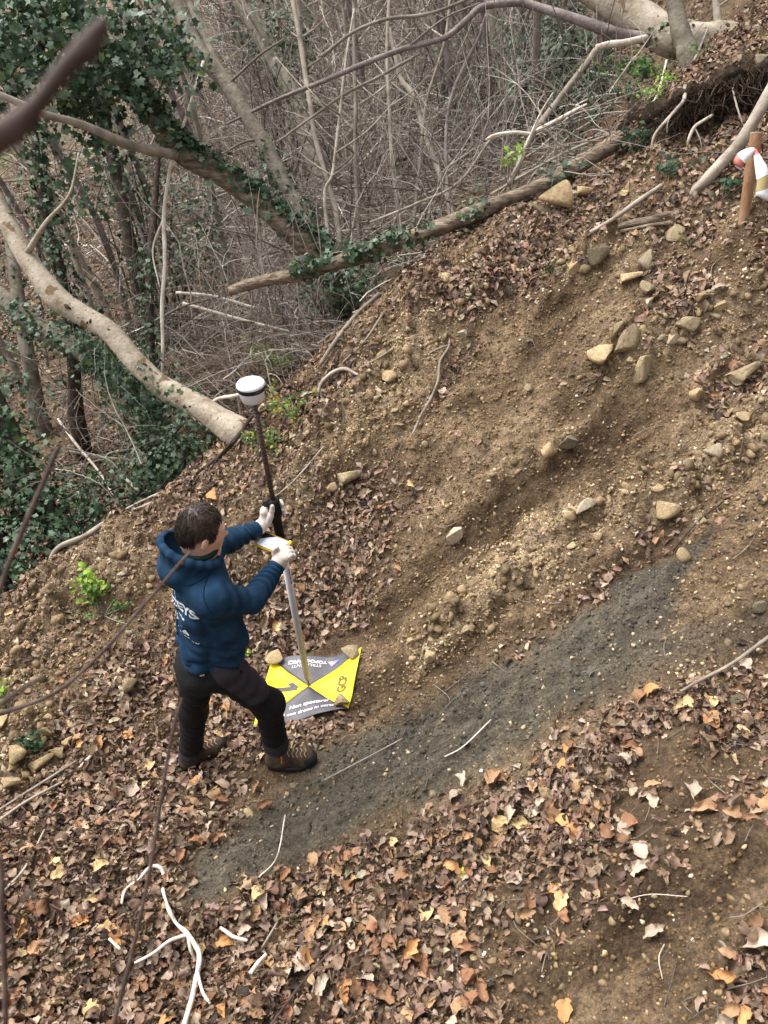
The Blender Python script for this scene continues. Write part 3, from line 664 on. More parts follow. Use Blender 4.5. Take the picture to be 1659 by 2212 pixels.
stick('dead_log', 'cracked dead log lying flat below the leaning branch near the stake', 'log',
    [(1335,490,4.98,16),(1370,482,4.94,18),(1420,472,4.9,20),(1470,462,4.86,20),(1510,452,4.82,16)], M_BARK, 9, .3, 7, subs=[[(1340,500,4.96,8),(1400,488,4.9,10),(1500,474,4.8,9)]])
stick('dead_stick', 'straight grey stick slanting up from the stones towards the scarp', 'stick', [(1275,502,4.98,9),(1330,470,4.95,10),(1370,440,4.95,10),(1430,400,4.95,9)], M_TWIG, 7, .15, 8)
stick('dead_stick', 'bare white stick hanging upright beside the narrow ivy pillar', 'stick',
    [(440,130,6.4,6),(400,260,6.3,6),(372,345,6.2,7),(362,400,6.2,8),(354,470,6.2,9),(356,570,6.2,9),(350,660,6.25,9),(352,745,6.3,8),(350,830,6.4,6)], M_WHITE, 7, .1, 9, subs=[[(354,470,6.2,5),(330,540,6.2,4),(345,620,6.1,3)]])
stick('dead_branch', 'dark crooked branch lying against the foot of the big pale trunk', 'branch',
    [(585,880,5.35,6),(545,900,5.25,8),(520,935,5.2,10),(490,970,5.2,10),(455,1000,5.2,8),(400,1040,5.25,5)], M_DARK, 7, .15, 10, subs=[[(505,950,5.2,5),(470,990,5.15,4),(420,1070,5.15,3)]])
stick('pale_branch', 'pale curved stick beside the receiver head', 'branch', [(445,880,5.6,7),(470,862,5.5,8),(500,856,5.45,8),(530,850,5.4,6)], M_WHITE, 7, .1, 11)
stick('fallen_branch', 'pale rotten branch lying left of the man above the young shrub', 'log',
    [(330,1085,5.25,7),(288,1104,5.22,9),(231,1127,5.2,10),(185,1157,5.2,11),(126,1183,5.2,10),(100,1225,5.2,8),(60,1275,5.2,6),(0,1340,5.2,6)], M_TWIG, 9, .3, 12)
for k, pts in enumerate([[(240,1180,5.1,7),(160,1230,5.08,8),(60,1300,5.08,7),(-20,1360,5.1,6)], [(250,1160,5.15,10),(215,1185,5.12,14),(190,1200,5.1,10)]]):
    stick('dead_stick', ['long thin stick running down to the left edge below the pale rotten branch', 'short splintered wood piece above the young shrub'][k], 'stick', pts, M_BARK, 7, .25, 13+k)
for k, (pts, m_, lb) in enumerate([
    ([(125,905,7.6,5),(165,960,7.5,6),(215,1020,7.4,5),(245,1070,7.2,4)], M_WHITE, 'straight white stick standing in the left ravine'),
    ([(225,1125,6.0,4),(300,1085,5.85,4),(400,1040,5.7,4)], M_WHITE, 'thin pale stick across the low ivy thicket'),
    ([(265,1028,6.0,7),(300,1060,5.95,7)], M_WHITE, 'short pale stub in the low ivy thicket'),
    ([(340,690,6.5,6),(400,660,6.6,5),(480,640,6.8,4)], M_TWIG, 'grey fallen stick right of the narrow ivy pillar'),
    ([(560,668,7.0,6),(460,640,7.0,7),(380,632,7.0,7)], M_WHITE, 'upper one of two pale poles lying left of the fallen log end'),
    ([(640,720,6.8,6),(520,690,6.8,7),(395,655,6.8,7)], M_WHITE, 'lower one of two pale poles lying left of the fallen log end'),
    ([(350,1000,6.9,6),(240,990,7.3,6),(150,975,7.8,5)], M_GREY, 'grey fallen pole lying in the left ravine')]):
    stick('dead_stick', lb, 'stick', pts, m_, 7, .12, 20+k)
# tall thin saplings in the middle thicket
SAPL = [([(628,-60,6.9,10),(633,0,6.9,11),(648,83,6.9,11),(658,149,6.9,11),(671,231,6.9,11),(681,298,6.9,11),(704,380,6.9,11),(724,446,6.9,12),(735,530,6.9,12)], 'thick leftmost of the upright saplings in front of the dull trunk'),
 ([(765,-60,7.1,8),(765,0,7.1,8),(765,99,7.1,9),(768,231,7.1,9),(767,331,7.1,9),(773,463,7.1,10),(780,560,7.1,10)], 'straight upright sapling in the middle of the thicket'),
 ([(845,-60,7.0,7),(841,0,7.0,8),(836,116,7.0,8),(841,231,7.0,8),(846,331,7.0,9),(853,397,7.0,9),(866,500,7.0,9),(872,540,7.0,9)], 'upright sapling right of the middle one and reaching the log'),
 ([(765,20,6.8,5),(747,132,6.8,6),(734,248,6.8,7),(724,331,6.8,7),(717,380,6.8,7),(702,413,6.8,8),(705,480,6.8,8),(715,560,6.8,8)], 'thin crooked sapling just left of the middle one'),
 ([(840,60,7.5,8),(856,126,7.5,10),(866,170,7.5,11),(893,208,7.4,11),(912,271,7.4,12),(935,337,7.3,12),(955,390,7.2,13),(975,455,7.1,13),(985,500,7.0,14)], 'sapling slanting down to the right onto the log'),
 ([(980,-60,7.2,5),(972,0,7.2,6),(962,83,7.2,6),(935,172,7.2,6),(919,231,7.2,7),(909,331,7.2,7),(896,463,7.2,8),(890,520,7.2,8)], 'thin sapling slanting left above the log'),
 ([(1050,30,6.6,5),(1035,79,6.6,6),(1008,132,6.6,8),(979,198,6.6,8),(965,265,6.6,8),(964,364,6.6,8),(970,450,6.5,8),(975,500,6.4,8)], 'dark crooked sapling right of the slanting ones')]
for k, (pts, lb) in enumerate(SAPL):
    r = np.random.default_rng(60+k); br = []
    for j in range(6):
        a = pts[1+r.integers(0, len(pts)-3)]; s = r.choice([-1, 1]); L = 50+90*r.random()
        br.append([(a[0], a[1], a[2], 4), (a[0]+s*L*.5, a[1]-L*.35, a[2]+.2*r.normal(), 3), (a[0]+s*L, a[1]-L*.9, a[2]+.4*r.normal(), 1.5)])
    tree('sapling', lb, 'sapling', pts, M_PURP if k == 6 else M_TWIG, br, sides=8, seed=30+k, rough=.08, group='tall thin saplings in the thicket')
for k, pts in enumerate([[(694,122,6.6,7),(764,69,6.6,7),(836,41,6.5,8),(912,33,6.5,8),(979,12,6.5,7),(1030,-15,6.5,6)], [(598,308,6.8,5),(681,248,6.8,6),(747,202,6.8,7),(813,169,6.8,7),(866,139,6.8,7),(906,116,6.8,5)], [(1060,300,6.0,6),(990,395,6.2,6),(900,440,6.4,6),(800,480,6.6,5)], [(1330,285,5.9,5),(1220,330,5.9,6),(1120,385,5.85,6),(1060,420,5.8,5)]]):
    stick('fallen_branch', ['pale brown branch crossing the thicket at the top below the edge', 'brown bough crossing below the long purplish branch', 'grey bough sloping down to the log from the forked dead branch', 'dark bough lying just above the right end of the log'][k], 'branch', pts, M_TWIG, 8, .1, 50+k)
# dim upright stems of the far wood: every stem its own tree
r = np.random.default_rng(77); k = 0
far_spots = []
_ax = r.uniform(-250, 1350, 900); _ay = np.where(_ax < 560, r.uniform(60, 900, 900), r.uniform(-40, 430, 900))
for q in G(_ax, _ay):
    if len(far_spots) >= 130: break
    if not (8.2 < q[1] < 34) or beyond(q[0:1], q[1:2])[0] < 1.5: continue
    if any(np.hypot(*(q[:2]-f[:2])) < .35 for f in far_spots): continue
    far_spots.append(q)
far_spots.sort(key=lambda q: -q[1])
protos = []
for k in range(6):
    hgt = 5+3*r.random(); lean = np.array([-.10-.14*r.random(), .05*r.normal(), 1]); pts = [np.array([0, 0, -.15])+lean*hgt*t+np.array([.08*r.normal(), .08*r.normal(), 0])*(t > 0) for t in np.linspace(0, 1, 6)]
    mb = MB().tube(pts, np.linspace(.038, .012, 6)*(1+.5*r.random()), 7, 16, .1, k); mt = mb.mesh('trunk', (M_TWIG if k % 3 else M_PURP,))
    brs = []
    for j in range(7):
        t = .18+.7*r.random(); i = int(t*5); o0 = np.array(pts[i])*(1-(t*5-i))+np.array(pts[i+1])*(t*5-i); d = np.array([r.normal(), r.normal(), .9+.5*r.random()]); L = .5+1.0*r.random()
        brs.append(MB().tube([o0, o0+d*L*.35+r.normal(size=3)*.05, o0+d*L*.7], [.012, .008, .003], 5, 7).mesh('branch', (M_TWIG,)))
    protos.append((mt, brs))
for q in far_spots:
    mt, brs = protos[r.integers(0, 6)]
    t = thing('thin_tree', 'thin bare stem of the distant wood on the ravine floor', 'tree', q, 'thin bare trees of the far wood')
    s = .75+.6*r.random(); t.scale = (s, s, s); t.rotation_euler = (0, 0, r.normal()*.35)
    for nm, me in [('trunk', mt)]+[('branch', x) for x in brs]:
        o = bpy.data.objects.new(nm, me); COL.objects.link(o); o.parent = t
# tangle of bare twigs beyond the crest
mb = MB(); r = np.random.default_rng(88)
TW = np.array([[.29,.25,.215], [.38,.335,.29], [.21,.18,.155], [.50,.455,.40], [.13,.11,.098]])
def twig(o0, d, L, r0, seedv, sag, c):
    n = 7; pts = [o0]; dd_ = d/np.linalg.norm(d)
    for i in range(n):
        dd_ = dd_+r.normal(size=3)*.16+np.array([0, 0, -sag]); dd_ /= np.linalg.norm(dd_); pts.append(pts[-1]+dd_*L/n)
    mb.add(*tube_arrays(np.array(pts), np.linspace(r0, r0*.25, n+1), 3, cap=False), c); return pts
m = 0
for (x0, x1, y0, y1, cnt, L0) in [(560,1130,120,560,1150,1.0),(380,760,380,760,560,.8),(560,1150,-30,220,640,1.3),(1000,1340,150,390,260,.7),(0,420,240,620,260,1.2),(0,330,600,1050,200,.8),(330,720,640,900,300,.55),(380,640,0,330,240,1.1),(620,840,560,760,160,.5)]:
    ax = r.uniform(x0, x1, cnt); ay = r.uniform(y0, y1, cnt); gp = G(ax, ay)
    bey = beyond(gp[:, 0], gp[:, 1])
    for i in range(cnt):
        if bey[i] < .35: continue
        dist = np.linalg.norm(gp[i]-CAM); f = r.uniform(.72, .99); o0 = CAM+(gp[i]-CAM)*f
        o0[2] = max(o0[2], 0) if False else o0[2]
        kind = r.random(); c = TW[r.integers(0, 5)]*(.8+.4*r.random())
        if kind < .45: d = np.array([r.normal()*.35-.1, r.normal()*.3, 1]); sag = .03
        elif kind < .8: d = np.array([r.choice([-1, 1])*(.6+.4*r.random()), r.normal()*.4, .35]); sag = .08
        else: d = np.array([r.choice([-1, 1]), r.normal()*.4, -.15+.2*r.normal()]); sag = .01
        L = L0*(.5+1.1*r.random())*(dist/8); r0 = (.0025+.0055*r.random()**2)*(dist/7)
        pts = twig(o0, d, L, r0, i, sag, c)
        for j in range(2):
            a = pts[2+r.integers(0, 4)]; twig(a, d*.6+r.normal(size=3)*.6, L*.45, r0*.5, i, .05, c)
M_TANG = colmat('twig_bark', .9, .1, 30, .3, .2)
mb.build('twig_tangle', M_TANG, None, 'stuff')
tag(bpy.data.objects['twig_tangle'], 'tangle of countless bare grey brown twigs filling the ravine behind the slope', 'thicket')
# ground ivy and litter plants on the ravine floor
r = np.random.default_rng(91)
ax = r.uniform(-100, 1300, 13000); ay = r.uniform(0, 1180, 13000); q = G(ax, ay)
m = (beyond(q[:, 0], q[:, 1]) > .3) & (fbm2(q[:, 0]*.9, q[:, 1]*.9, 3, 7) > -.12) & (q[:, 1] < 30)
q = q[m]; q[:, 2] += .03*r.random(len(q)); sc_ = np.clip(np.linalg.norm(q-CAM, axis=1)/8, .8, 2.)
R = rot_from(nrm(q[:, 0], q[:, 1])+.5*r.normal(size=(len(q), 3)), r.random(len(q))*6.28)
Vv, Ff, Cc = bulk(IVYT, q, R, .06*sc_*(.7+.6*r.random(len(q))), ivy_cols(len(q), r), r.integers(0, 3, len(q)))
o = link('ground_ivy', new_mesh('ground_ivy', Vv, Ff, (M_IVY,), col=Cc), None, 'stuff'); tag(o, 'low ivy leaves scattered over the ravine floor', 'ivy')
# ================================================================== SURVEY POLE, TARGET SHEET, STAKE
M_BLACK = plain('black_plastic', (.012,.012,.013), .5, .4)
M_RUBBER = plain('grip_rubber', (.008,.008,.008), .75, .25)
M_ALU = pmat('aluminium_tube', [(.44,.44,.46), (.54,.54,.56)], 30, .55, .05, spec=.4)
M_ALU.node_tree.nodes['Principled BSDF'].inputs['Metallic'].default_value = .0
M_CARB = pmat('brown_tube', [(.05,.033,.028), (.10,.068,.055)], 60, .5, .2, spec=.4)
M_RWHITE = plain('white_housing', (.70,.71,.74), .35, .5, nv=.03)
M_RTOP = plain('white_dome', (.80,.82,.86), .3, .5, nv=.02)
M_YEL = plain('yellow_case', (.75,.45,.03), .5, .4, nv=.08)
M_TIP = plain('steel_tip', (.14,.13,.12), .4, .5, metal=.6)
MARK = plain('dark_marks', (.03,.03,.04), .6, .3)
B0 = P(668, 1487, 4.42); B0[2] = base_h(B0[0:1], B0[1:2])[0]+.026
_top = P(548, 865, 3.19); PU = _top-B0; PLEN = np.linalg.norm(PU); PU /= PLEN
_sx = np.cross(PU, np.array([0, 1., 0])); _sx /= np.linalg.norm(_sx); _sy = np.cross(PU, _sx)   # _sx ~ right (x), _sy ~ towards back
if _sx[0] < 0: _sx, _sy = -_sx, -_sy
def pole_at(py):
    """point of the pole seen at picture row py"""
    lo, hi = 0, PLEN+.2
    for _ in range(40):
        m = (lo+hi)/2
        if proj(B0+PU*m)[1] > py: lo = m
        else: hi = m
    return B0+PU*lo, lo
POLE = thing('survey_pole', 'upright surveying pole with white round satellite receiver held over the yellow target', 'survey pole', B0)
def ptube(name, s0, s1, r0, r1, mat, parent=POLE, sides=16, rings=None):
    if rings is None: rings = [(s0, r0), (s1, r1)]
    p = np.array([B0+PU*s for s, _ in rings]); return MB().add(*tube_arrays(p, [q for _, q in rings], sides)).build(name, mat, parent)
s_joint = pole_at(1163)[1]; s_grip1 = pole_at(1078)[1]; s_grip0 = s_joint
ptube('tip', 0, .07, .003, .011, M_TIP)
LP = ptube('lower_tube', .06, s_joint, .0188, .0188, M_ALU)
mb = MB()
for k in range(26):
    s = s_joint-.04-k*.012
    if k % 13 < 9: mb.box(B0+PU*s+_sx*.0152-_sy*.0122, _sx*.002+_sy*.002, PU*.0022*(1+(k % 3 == 0)), (_sx-_sy)*.0012)
mb.build('printed_scale', MARK, LP, 'stuff')
ptube('grip', s_grip0-.01, s_grip1, 0, 0, M_RUBBER, rings=[(s_grip0-.01, .019), (s_grip0, .022), (s_grip0+.13, .023), (s_grip1-.10, .025), (s_grip1-.09, .030), (s_grip1-.065, .030), (s_grip1-.06, .027), (s_grip1-.03, .028), (s_grip1-.025, .031), (s_grip1-.005, .030), (s_grip1, .021)])
CL = MB().box(B0+PU*(s_grip1-.015)-_sx*.03-_sy*.01, _sx*.016, _sy*.006, PU*.018).build('clamp_lever', M_BLACK, POLE)
UT = ptube('upper_tube', s_grip1-.02, PLEN+.01, .0115, .0115, M_CARB)
mb = MB()
for s in np.arange(s_grip1+.03, PLEN-.02, .02): mb.add(*tube_arrays(np.array([B0+PU*s, B0+PU*(s+.004)]), [.0124, .0124], 14))
mb.build('tube_rings', M_DARK, UT, 'stuff')
# receiver
RC = ptube('receiver', 0, 0, 0, 0, M_RWHITE, sides=40, rings=[(PLEN, .02), (PLEN+.002, .044), (PLEN+.008, .049), (PLEN+.05, .0575), (PLEN+.056, .058)])
def rsub(name, rings, m_): return ptube(name, 0, 0, 0, 0, m_, RC, 40, [(PLEN+a, q) for a, q in rings])
rsub('black_band', [(.054, .0588), (.056, .0592), (.071, .0597), (.073, .059)], M_BLACK)
rsub('top_cover', [(.072, .059), (.074, .0600), (.080, .0596), (.086, .056), (.090, .048), (.092, .03), (.0925, .006)], M_RTOP)
MB().box(B0+PU*(PLEN+.042)+_sx*.0545-_sy*.008, _sx*.003, _sy*.0055, PU*.008).build('port_cover', M_BLACK, RC)
MB().box(B0+PU*(PLEN+.0635)+_sx*.040-_sy*.045, (_sx+_sy)*.012, (_sx-_sy)*.0015, PU*.006).build('front_panel', MARK, RC)
# controller tablet on its bracket
cc = P(590, 1173, 3.53); u1 = np.array([.108, -.048, -.012]); u1 /= np.linalg.norm(u1); nn_ = np.array([-.05, -.16, 1.]); nn_ -= u1*(nn_@u1); nn_ /= np.linalg.norm(nn_); u2 = np.cross(nn_, u1); L1 = .074; L2 = .044
CT = MB().box(cc-nn_*.008, u1*L1, u2*L2, nn_*.007).build('controller', M_YEL, POLE, smooth=False)
MB().box(cc-nn_*.0005, u1*(L1-.006), u2*(L2-.005), nn_*.001).build('bezel', M_BLACK, CT, smooth=False)
M_SCR = pmat('screen_map', [(.06,.07,.09), (.42,.47,.56), (.50,.55,.64)], 32, .25, 0, spec=.5, pos=(.36,.42,.6))
mb = MB(); Q = [cc+nn_*.0012+u1*a+u2*b_ for a, b_ in ((-L1*.92, -L2*.86), (L1*.9, -L2*.86), (L1*.9, L2*.86), (-L1*.05, L2*.86), (-L1*.92, -L2*.1))]
mb.add(Q, np.array([(0, 1, 2), (0, 2, 3), (0, 3, 4)])).build('screen', M_SCR, CT, smooth=False)
for s in (-1, 1): MB().box(cc+u1*L1*.97+u2*L2*.75*s-nn_*.002, u1*.008, u2*.010, nn_*.010).build('corner_bumper', M_YEL, CT)
pb, sb = pole_at(1168); mb = MB().tube([cc+u1*L1*.8-nn_*.014, (cc+u1*L1+pb)/2-nn_*.02, pb], [.009, .009, .012], 10)
mb.build('bracket_arm', M_BLACK, POLE)
MB().tube([pb+_sx*.0+PU*.0, pb+_sx*.045+PU*.004, pb+_sx*.055+PU*.004], [.012, .011, .017], 12, 8).build('clamp_knob', M_BLACK, POLE)
MB().add(*tube_arrays(np.array([pb-PU*.025, pb+PU*.02]), [.022, .022], 16)).build('clamp_collar', M_BLACK, POLE)

# target sheet --------------------------------------------------------
cor = {k: G1(*v) for k, v in dict(bl=(548,1579), br=(753,1535), tr=(781,1399), tl=(588,1430)).items()}
def sheet(u, v, lift=.012):
    u = np.asarray(u, float); v = np.asarray(v, float)
    p = (cor['bl'][None]*((1-u)*(1-v))[:, None]+cor['br'][None]*(u*(1-v))[:, None]+cor['tr'][None]*(u*v)[:, None]+cor['tl'][None]*((1-u)*v)[:, None])
    a = np.arctan2(v-.5, u-.5); rr_ = np.hypot(u-.5, v-.5)
    wav = .012*np.sin(a*4+.6)*np.minimum(rr_*2.2, 1)+.008*np.sin(u*11+v*4)*rr_*1.5+.004*np.sin(u*23-v*17)*rr_ + .014*np.clip(.25-v, 0, 1)*4*np.sin(u*8+.5)
    p[:, 2] = base_h(p[:, 0], p[:, 1])+.028+wav+lift-.012
    return p
MS_Y = pmat('sheet_yellow', [(.80,.62,.015), (.88,.72,.03)], 6, .5, .15, 30, spec=.35, dist=.004)
MS_G = pmat('sheet_grey', [(.055,.053,.062), (.10,.095,.11)], 7, .5, .3, 26, spec=.4, dist=.004)
M_INK = plain('white_ink', (.72,.72,.74), .6, .3, nv=.03); M_INKD = plain('dark_ink', (.07,.065,.03), .6, .3); M_INKO = plain('olive_ink', (.16,.12,.015), .6, .3)
Vv = []; Ff = []; mi = []; N = 22; off = 0
ctr = (.5, .5); cs4 = [(0, 0), (1, 0), (1, 1), (0, 1)]
for k in range(4):
    a = np.array(cs4[k]); b_ = np.array(cs4[(k+1) % 4]); idx = {}
    for i in range(N+1):
        for j in range(i+1):
            t = i/N; s = j/i if i else 0; idx[i, j] = off+len(idx); Vv.append((.5+(a[0]+(b_[0]-a[0])*s-.5)*t, .5+(a[1]+(b_[1]-a[1])*s-.5)*t))
    off += len(idx)
    for i in range(N):
        for j in range(i+1):
            Ff.append((idx[i, j], idx[i+1, j], idx[i+1, j+1])); mi.append(k % 2)
            if j < i: Ff.append((idx[i, j], idx[i+1, j+1], idx[i, j+1])); mi.append(k % 2)
uv = np.array(Vv); sv = sheet(uv[:, 0], uv[:, 1])
SHEET = link('target_sheet', new_mesh('target_sheet', sv, np.array(Ff), (MS_G, MS_Y), matidx=mi))
tag(SHEET, 'square yellow and grey survey target sheet lying on the ground under the pole', 'target sheet')
_sm = SHEET.modifiers.new('thickness', 'SOLIDIFY'); _sm.thickness = .002; _sm.offset = -1
def text_tris(s, size=1., bold=.0):
    cu = bpy.data.curves.new('t', 'FONT'); cu.body = s; cu.size = size; cu.align_x = 'CENTER'; cu.align_y = 'CENTER'; cu.offset = bold; cu.resolution_u = 3
    o = bpy.data.objects.new('t', cu); COL.objects.link(o); bpy.context.view_layer.update()
    me = o.to_mesh(); me.calc_loop_triangles()
    v = np.array([q.co[:] for q in me.vertices]); f = np.array([t.vertices[:] for t in me.loop_triangles])
    o.to_mesh_clear(); bpy.data.objects.remove(o); bpy.data.curves.remove(cu); return v, f
def dense(v, f):
    """split text triangles once so that the print follows the cloth"""
    v = list(map(tuple, v)); out_ = []; mid = {}
    def m_(a, b_):
        k = (min(a, b_), max(a, b_))
        if k not in mid: mid[k] = len(v); v.append(tuple((np.array(v[a])+np.array(v[b_]))/2))
        return mid[k]
    for a, b_, c in f:
        x, y, z = m_(a, b_), m_(b_, c), m_(c, a); out_ += [(a, x, z), (x, b_, y), (z, y, c), (x, y, z)]
    return np.array(v), np.array(out_)
def on_sheet(name, v, f, c, rot, mat, lift=.0155):
    v, f = dense(v, f)
    x = v[:, 0]*math.cos(rot)-v[:, 1]*math.sin(rot); y = v[:, 0]*math.sin(rot)+v[:, 1]*math.cos(rot)
    q = sheet(c[0]+x, c[1]+y, lift); return link(name, new_mesh(name, q, f, (mat,)), SHEET)
on_sheet('printed_text', *text_tris('Non spostare!', .072, .0015), (.55, .215), 0, M_INK)
on_sheet('printed_text', *text_tris('Rilievi con drone in corso', .066, .001), (.50, .115), .0, M_INK)
on_sheet('printed_text', *text_tris('STRUMENTI', .062, .0), (.42, .845), math.pi, M_INK)
on_sheet('printed_text', *text_tris('TOPOGRAFICI', .066, .002), (.42, .905), math.pi, M_INK)
on_sheet('printed_text', *text_tris('GCP', .125, .004), (.87, .46), math.pi/2, M_INKO)
one = np.array([(-.032,-.15,0),(.032,-.15,0),(.032,.15,0),(-.032,.15,0),(-.115,.075,0),(-.085,.03,0),(-.032,.07,0)])
on_sheet('printed_number', one, np.array([(0,1,6),(1,2,6),(2,3,6),(3,4,5),(3,5,6)]), (.23, .49), -math.pi/2, MS_G)
M_LOGO, nt, b = mat_new('logo_gradient')
tcn = nt.nodes.new('ShaderNodeTexCoord'); sx_ = nt.nodes.new('ShaderNodeSeparateXYZ'); nt.links.new(tcn.outputs['Generated'], sx_.inputs[0])
rp = ramp(nt, [(.75,.35,.55), (.30,.22,.80), (.08,.20,.80)], (.1,.45,.8)); nt.links.new(sx_.outputs[0], rp.inputs[0]); nt.links.new(rp.outputs[0], b.inputs['Base Color']); b.inputs['Roughness'].default_value = .5
tri = np.array([(-.055, .05, 0), (.075, .05, 0), (.0, -.045, 0), (0, .02, 0)]); on_sheet('printed_logo', tri, np.array([(0, 3, 1), (1, 3, 2), (2, 3, 0)]), (.70, .86), 0, M_LOGO)

# wooden stake with barrier tape -----------------------------------------
M_WOOD = pmat('stake_wood', [(.24,.13,.07), (.34,.20,.115), (.42,.27,.165)], 14, .75, .4, 60, (1,1,.12), .2)
M_WEND = pmat('wood_end', [(.50,.36,.22), (.66,.52,.36)], 40, .8, .3)
sb_ = G1(1606, 472); st_ = P(1634, 288, proj(sb_)[2]*.965); sd_ = st_-sb_; hh = np.linalg.norm(sd_); su = sd_/hh
STAKE = thing('wooden_stake', 'reddish brown wooden stake with tied barrier tape driven in below the scarp', 'stake', sb_)
wx = np.array([1., -.12, 0]); wx -= su*(wx@su); wx /= np.linalg.norm(wx); wy = np.cross(su, wx)
Vp = []; 
for s, k in ((-.08, .8), (0, .86), (.5, .95), (1, 1.)):
    for i, j in ((-1, -1), (1, -1), (1, 1), (-1, 1)): Vp.append(sb_+su*hh*s+wx*.029*k*i+wy*.020*k*j)
Fp = [(a*4+i, a*4+(i+1) % 4, a*4+4+(i+1) % 4, a*4+4+i) for a in range(3) for i in range(4)]
pt = link('post', new_mesh('post', np.array(Vp), np.array(Fp), (M_WOOD,), smooth=False), STAKE)
MB().box(sb_+su*(hh+.002), wx*.029, wy*.020, su*.0025).build('cut_end', M_WEND, pt, smooth=False)
M_TW = plain('tape_white', (.74,.74,.80), .4, .4, nv=.03); M_TR = plain('tape_red', (.42,.13,.10), .4, .4); M_TO = plain('tape_faded', (.42,.33,.16), .45, .4)
dS = proj(sb_)[2]*.97
def ribbon(name, pts, cuts, parent):
    """pts rows: (px,py,depth offset, half width vector px dx,dy); stripes change at cuts"""
    q = smooth_path(np.array(pts, float), 25); Vr = []
    for a, b_, o_, dx, dy in q: Vr += [P(a-dx, b_-dy, dS+o_), P(a+dx, b_+dy, dS+o_-.01)]
    F = [(2*i, 2*i+1, 2*i+3, 2*i+2) for i in range(24)]; mm = []
    for i in range(24):
        t = (i+.5)/24; k = sum(t > c for c in cuts[0]); mm.append(cuts[1][k])
    o = link(name, new_mesh(name, np.array(Vr), np.array(F), (M_TW, M_TR, M_TO), matidx=mm), parent)
    sm = o.modifiers.new('thickness', 'SOLIDIFY'); sm.thickness = .001; return o
ribbon('tape_tail', [(1630,321,-.05,2,3),(1618,329,-.07,5,8),(1605,338,-.08,7,10),(1597,348,-.075,9,9),(1594,357,-.07,9,5),(1597,366,-.06,5,2)], ([.50, .86], [0, 1, 0]), STAKE)
ribbon('tape_tail', [(1630,322,-.05,4,-1),(1637,343,-.07,8,-3),(1645,368,-.09,13,-5),(1648,390,-.09,13,-6),(1646,410,-.08,14,-5),(1650,426,-.07,14,2),(1668,436,-.05,8,8),(1695,425,-.03,5,10)], ([.08, .36, .58, .86], [1, 0, 2, 0, 2]), STAKE)
mb = MB()
for k, (s, rr_) in enumerate(((.815, 1.06), (.79, 1.09))):
    loop = [sb_+su*hh*s+wx*.029*rr_*a+wy*.020*rr_*1.15*b_ for a, b_ in ((-1, -1), (1, -1), (1, 1), (-1, 1), (-1, -1))]
    lv = []; 
    for q in loop: lv += [q-su*.012, q+su*.012]
    mb.add(lv, np.array([(2*i, 2*i+1, 2*i+3) for i in range(4)]+[(2*i, 2*i+3, 2*i+2) for i in range(4)]))
mb.build('tape_wrap', M_TR, STAKE, smooth=False)

# ================================================================== STONES
STC = [[(.30,.21,.11), (.47,.35,.20), (.60,.48,.31)], [(.20,.15,.09), (.33,.26,.16), (.44,.36,.24)], [(.34,.27,.18), (.48,.40,.285), (.60,.52,.40)], [(.11,.09,.06), (.18,.15,.10), (.26,.22,.15)]]
M_ST = [pmat('stone_%s' % nme, c, 7, .9, .7, 35, spec=.12, dist=.012, rvar=.15) for nme, c in zip(('ochre', 'brown', 'cream', 'grey'), STC)]
ROCKB = [new_mesh('stone', *(lambda q: (q[0]*(1+.06*fbm2(q[0][:, 0]*2.5+k, q[0][:, 1]*2.5+q[0][:, 2]*1.7, 3, k)[:, None]), q[1]))(rock_template(100+k, 3, 8, .012)), (), False) for k in range(6)]
def stone_obj(px_, py_, wpx, hpx, mat_i, seed, parent=None, sink=.3, on=None):
    r = np.random.default_rng(seed); q = G1(px_, py_+hpx*.35) if on is None else on
    d = proj(q)[2]; wd = 1.2*wpx*d/FPX/2; hd = 1.2*hpx*d/FPX/2
    src = ROCKB[seed % 6]; me = src.copy(); me.materials.append(M_ST[mat_i])
    o = bpy.data.objects.new('stone', me); COL.objects.link(o)
    o.scale = (wd*1.05, wd*.9, hd*1.25); o.rotation_euler = (r.normal()*.25, r.normal()*.3, r.normal()*.5)
    o.location = q+np.array([0, .01, hd*(1.0-sink)])
    if parent is not None:
        o.parent = parent
    return o
